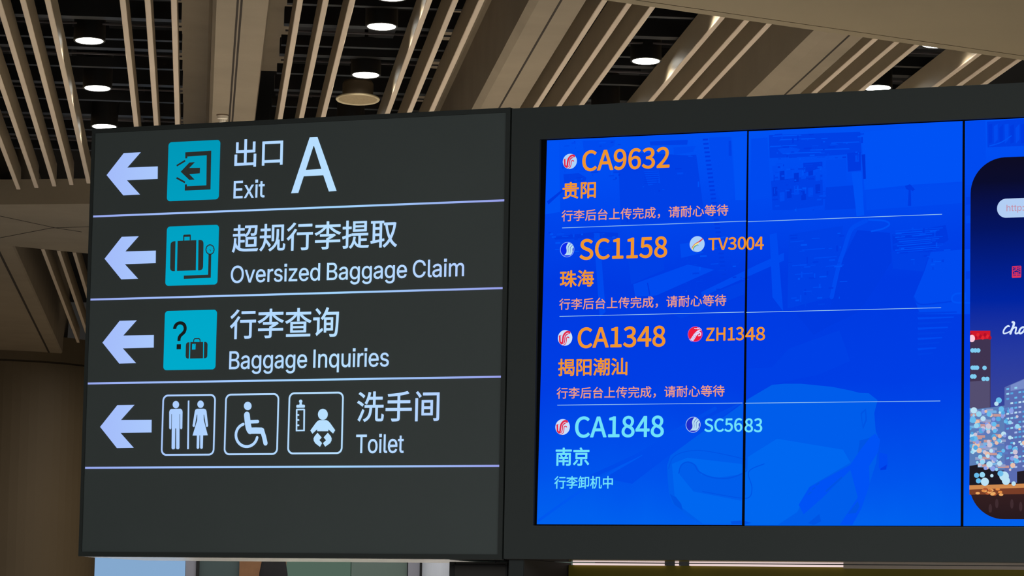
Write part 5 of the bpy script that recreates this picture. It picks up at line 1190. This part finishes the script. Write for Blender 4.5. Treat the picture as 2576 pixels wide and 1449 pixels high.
g = [[stroke(cS(curve([(800, 1065), (786, 1052), (745, 1075), (712, 1125), (706, 1165), (725, 1178), (780, 1160), (818, 1140)])), 30 * k, 20 * k)],
     [stroke(cS(curve([(858, 990), (882, 1000), (868, 1060), (838, 1130), (822, 1178)])), 36 * k, 36 * k)],
     [stroke(cS(curve([(850, 1110), (885, 1080), (918, 1078), (912, 1120), (904, 1165), (918, 1178), (955, 1165)])), 24 * k, 28 * k)],
     [stroke(cS(curve([(1052, 1075), (1020, 1075), (980, 1110), (968, 1160), (990, 1176), (1030, 1150), (1070, 1090), (1060, 1140), (1066, 1172), (1090, 1170)])), 32 * k, 28 * k)]]
D.flat('lettering', g, 0.0045, glow((214, 232, 255)), ad)

# ================================================================== what carries the boards
x0, x1 = pb(1129, 1440, 0.10)[0], pb(1280, 1440, 0.10)[0]
zt = pb(1200, 1413.6, 0.10)[1]
zf = -BO.z
K = Board('support_cabinet', (x0 + x1) / 2, 0.25, zf)
setp(K.root, 'black metal cabinet standing under the join of sign and display', 'cabinet')
m1 = MB(); m1.box(x0, x1, 0.104, 0.38, zf, zt)
K.mesh(m1, 'body', mat('cabinet_black', (34, 32, 30), 0.6))
m1 = MB()
dx0, dx1 = pb(1144, 1440, 0.10)[0], pb(1272, 1440, 0.10)[0]
m1.box(dx0, dx1, 0.0985, 0.104, zf + 0.06, zt - 0.012)
K.mesh(m1, 'door', mat('cabinet_door', (50, 46, 42), 0.55))
m1 = MB()
for (a, b_) in ((dx0 - 0.006, dx0), (dx1, dx1 + 0.006)): m1.box(a, b_, 0.097, 0.105, zf + 0.05, zt - 0.002)
m1.box(dx0 - 0.006, dx1 + 0.006, 0.097, 0.105, zt - 0.014, zt - 0.009)
K.mesh(m1, 'door_frame', M_BLACK)
x0, x1 = pb(1281, 1430, 0.02)[0], pb(1318, 1430, 0.02)[0]
K2 = Board('support_post', (x0 + x1) / 2, 0.2, zf)
setp(K2.root, 'dark grey support post under the left end of the display', 'post')
m1 = MB(); m1.box(x0 + 0.002, x1, 0.023, 0.40, zf, DZ0 - 0.0015)
K2.mesh(m1, 'shaft', mat('post_grey', (58, 54, 54), 0.6))
m1 = MB(); m1.box(x0, x1 - 0.001, 0.018, 0.0228, zf, DZ0 - 0.0015)
K2.mesh(m1, 'front_plate', mat('post_green_grey', (42, 47, 46), 0.6))
# two cables looped between the sign underside and the cabinet
def cable(pts, label):
    m1 = MB()
    P3 = []
    for (px_, py_, dd) in pts:
        X, Z = pb(px_, py_, dd); P3.append(Vector((X, dd, Z)))
    path = []
    for i in range(len(P3) - 1):
        p0, p1, p2, p3 = P3[max(i - 1, 0)], P3[i], P3[i + 1], P3[min(i + 2, len(P3) - 1)]
        for k_ in range(8):
            t_ = k_ / 8
            path.append(0.5 * ((2 * p1) + (p2 - p0) * t_ + (2 * p0 - 5 * p1 + 4 * p2 - p3) * t_ ** 2 + (3 * p1 - p0 - 3 * p2 + p3) * t_ ** 3))
    path.append(P3[-1])
    base = path[0].copy()
    m1.tube([p - base for p in path], 0.0022, 8)
    o = m1.build('cable', M_CABLE, smooth=True)
    o.location = bw(*base); o.rotation_euler = (0, 0, BROT)
    setp(o, label, 'cable')
cable([(1246, 1414, 0.09), (1252, 1409, 0.07), (1262, 1406.4, 0.05), (1273, 1407.6, 0.05), (1279, 1412, 0.07), (1281, 1420, 0.09)], 'thin black cable arching over the top of the black cabinet')
cable([(1252, 1412.6, 0.08), (1259, 1408.6, 0.06), (1268, 1409.8, 0.06), (1276, 1411.4, 0.08), (1279, 1413.4, 0.09)], 'thin black cable drooping below the arching one at the cabinet top')

# olive board and the strip lamp above it
x0, x1 = x1 + 0.004, 3.2
zt, zl = pb(1500, 1421.6, 0.36)[1], pb(1500, 1416.6, 0.36)[1]
Y = Board('olive_panel', (x0 + x1) / 2, 0.42, zf)
setp(Y.root, 'olive yellow panel along the bottom edge under the blue screens', 'panel')
m1 = MB(); m1.box(x0, x1, 0.37, 0.46, zf, zt)
Y.mesh(m1, 'board', mat('olive_laminate', (126, 113, 20), 0.6, noise=0.12, nscale=4))
xa, xb = pb(1440, 1420, 0.36)[0], pb(2120, 1426, 0.36)[0]
m1 = MB(); m1.box(xb + 0.002, x1, 0.36, 0.46, zt - 0.004, zl)
Y.mesh(m1, 'top_ledge', mat('ledge_pinkish_grey', (222, 204, 190), 0.5))
Ls = Board('strip_lamp', (xa + xb) / 2, 0.40, zt)
setp(Ls.root, 'long pale lit strip lamp lying on the olive panel below the display', 'lamp')
m1 = MB(); m1.box(xa, xb, 0.362, 0.44, zt + 0.0003, zl)
Ls.mesh(m1, 'diffuser', glow((236, 212, 210), 1.0))
m1 = MB()
for px_ in (1672, 1708):
    q = pb(px_, 1420, 0.36)[0]
    m1.box(q, q + 0.034, 0.3605, 0.445, zt + 0.0002, zl + 0.0003)
Ls.mesh(m1, 'clip', mat('clip_grey', (110, 112, 116), 0.5))

# ================================================================== shop front far behind, seen in the gap below the sign
YB = 30.0
def bx(px): return at_depth(px, 1430, YB).x
def struct_box(name, x0, x1, z0, z1, m, label, y0=YB, y1=YB + 0.08):
    m1 = MB(); m1.box(x0, x1, y0, y1, z0, z1)
    o = m1.build(name, m, origin=((x0 + x1) / 2, y0, z0))
    return structure(o, label)
struct_box('wall_back', bx(262), bx(1500), 0, 3.3, mat('shop_wall_green', (92, 108, 100), 0.4), 'grey green shop wall far behind the sign', YB + 0.1, YB + 0.3)
struct_box('window_1', bx(238), bx(466), 0.1, 3.1, glow((132, 168, 206), 1.0), 'pale blue lit shop window below the left end of the sign', YB, YB + 0.05)
struct_box('window_2', bx(498), bx(602), 0.1, 3.1, mat('dark_glass', (78, 92, 90), 0.2), 'dark grey green glass pane beside the pale blue window')
struct_box('window_3', bx(720), bx(882), 0.1, 3.1, glow((80, 100, 88), 1.0), 'pale green lit glass pane right of the tan and black poster')
struct_box('window_4', bx(884), bx(1024), 0.1, 3.1, mat('grey_green_glass', (104, 120, 110), 0.3), 'grey green glass pane left of the right hand shop post')
def post(px0, px1, label, m):
    x0, x1 = bx(px0), bx(px1)
    t_ = empty('shop_post', ((x0 + x1) / 2, YB - 0.05, 0))
    w = (x1 - x0) / 2
    m1 = MB(); m1.box(-w, w, 0, 0.12, 0, 3.2); m1.build('shaft', m, t_)
    m1 = MB(); m1.box(w * 0.8, w + 0.02, -0.012, 0.02, 0, 3.2); m1.build('dark_edge', M_BLACK, t_)
    setp(t_, label, 'post')
M_POST = mat('post_violet_grey', (150, 148, 156), 0.5)
post(467, 496, 'grey frame post between the pale blue window and the dark glass', M_POST)
post(1026, 1058, 'grey frame post beside the pale round shop column', M_POST)
# poster: tan field with a round dark shape
x0, x1 = bx(602), bx(720)
t = empty('wall_poster', ((x0 + x1) / 2, YB - 0.03, 1.2))
setp(t, 'tan and black poster in the gap below the sign', 'poster')
w = (x1 - x0) / 2
m1 = MB(); m1.box(-w, w, 0, 0.03, 0, 1.9)
m1.build('sheet', mat('poster_tan', (142, 98, 62), 0.6, noise=0.15, nscale=9), t)
cxp = bx(688) - (x0 + x1) / 2
m1 = MB()
m1.lathe([(0.0, -0.3), (0.06, -0.27), (0.11, -0.18), (0.128, -0.04), (0.125, 0.06), (0.105, 0.17), (0.07, 0.25), (0.0, 0.30)], 40)
for v_ in m1.v: v_.x += cxp; v_.y = v_.y * 0.15; v_.z += 0.95
m1.build('dark_shape', mat('poster_black', (20, 16, 16), 0.7, noise=0.3, nscale=30), t)
# pale round shop column
xa, xb = bx(1060), bx(1150)
m1 = MB(); m1.lathe([((xb - xa) / 2, 0), ((xb - xa) / 2, 3.2), (0, 3.2)], 48)
o = m1.build('trim_7', mat('pale_column', (214, 216, 222), 0.5), smooth=False)
o.location = ((xa + xb) / 2, YB - 0.1, 0); structure(o, 'pale round column beside the black cabinet')
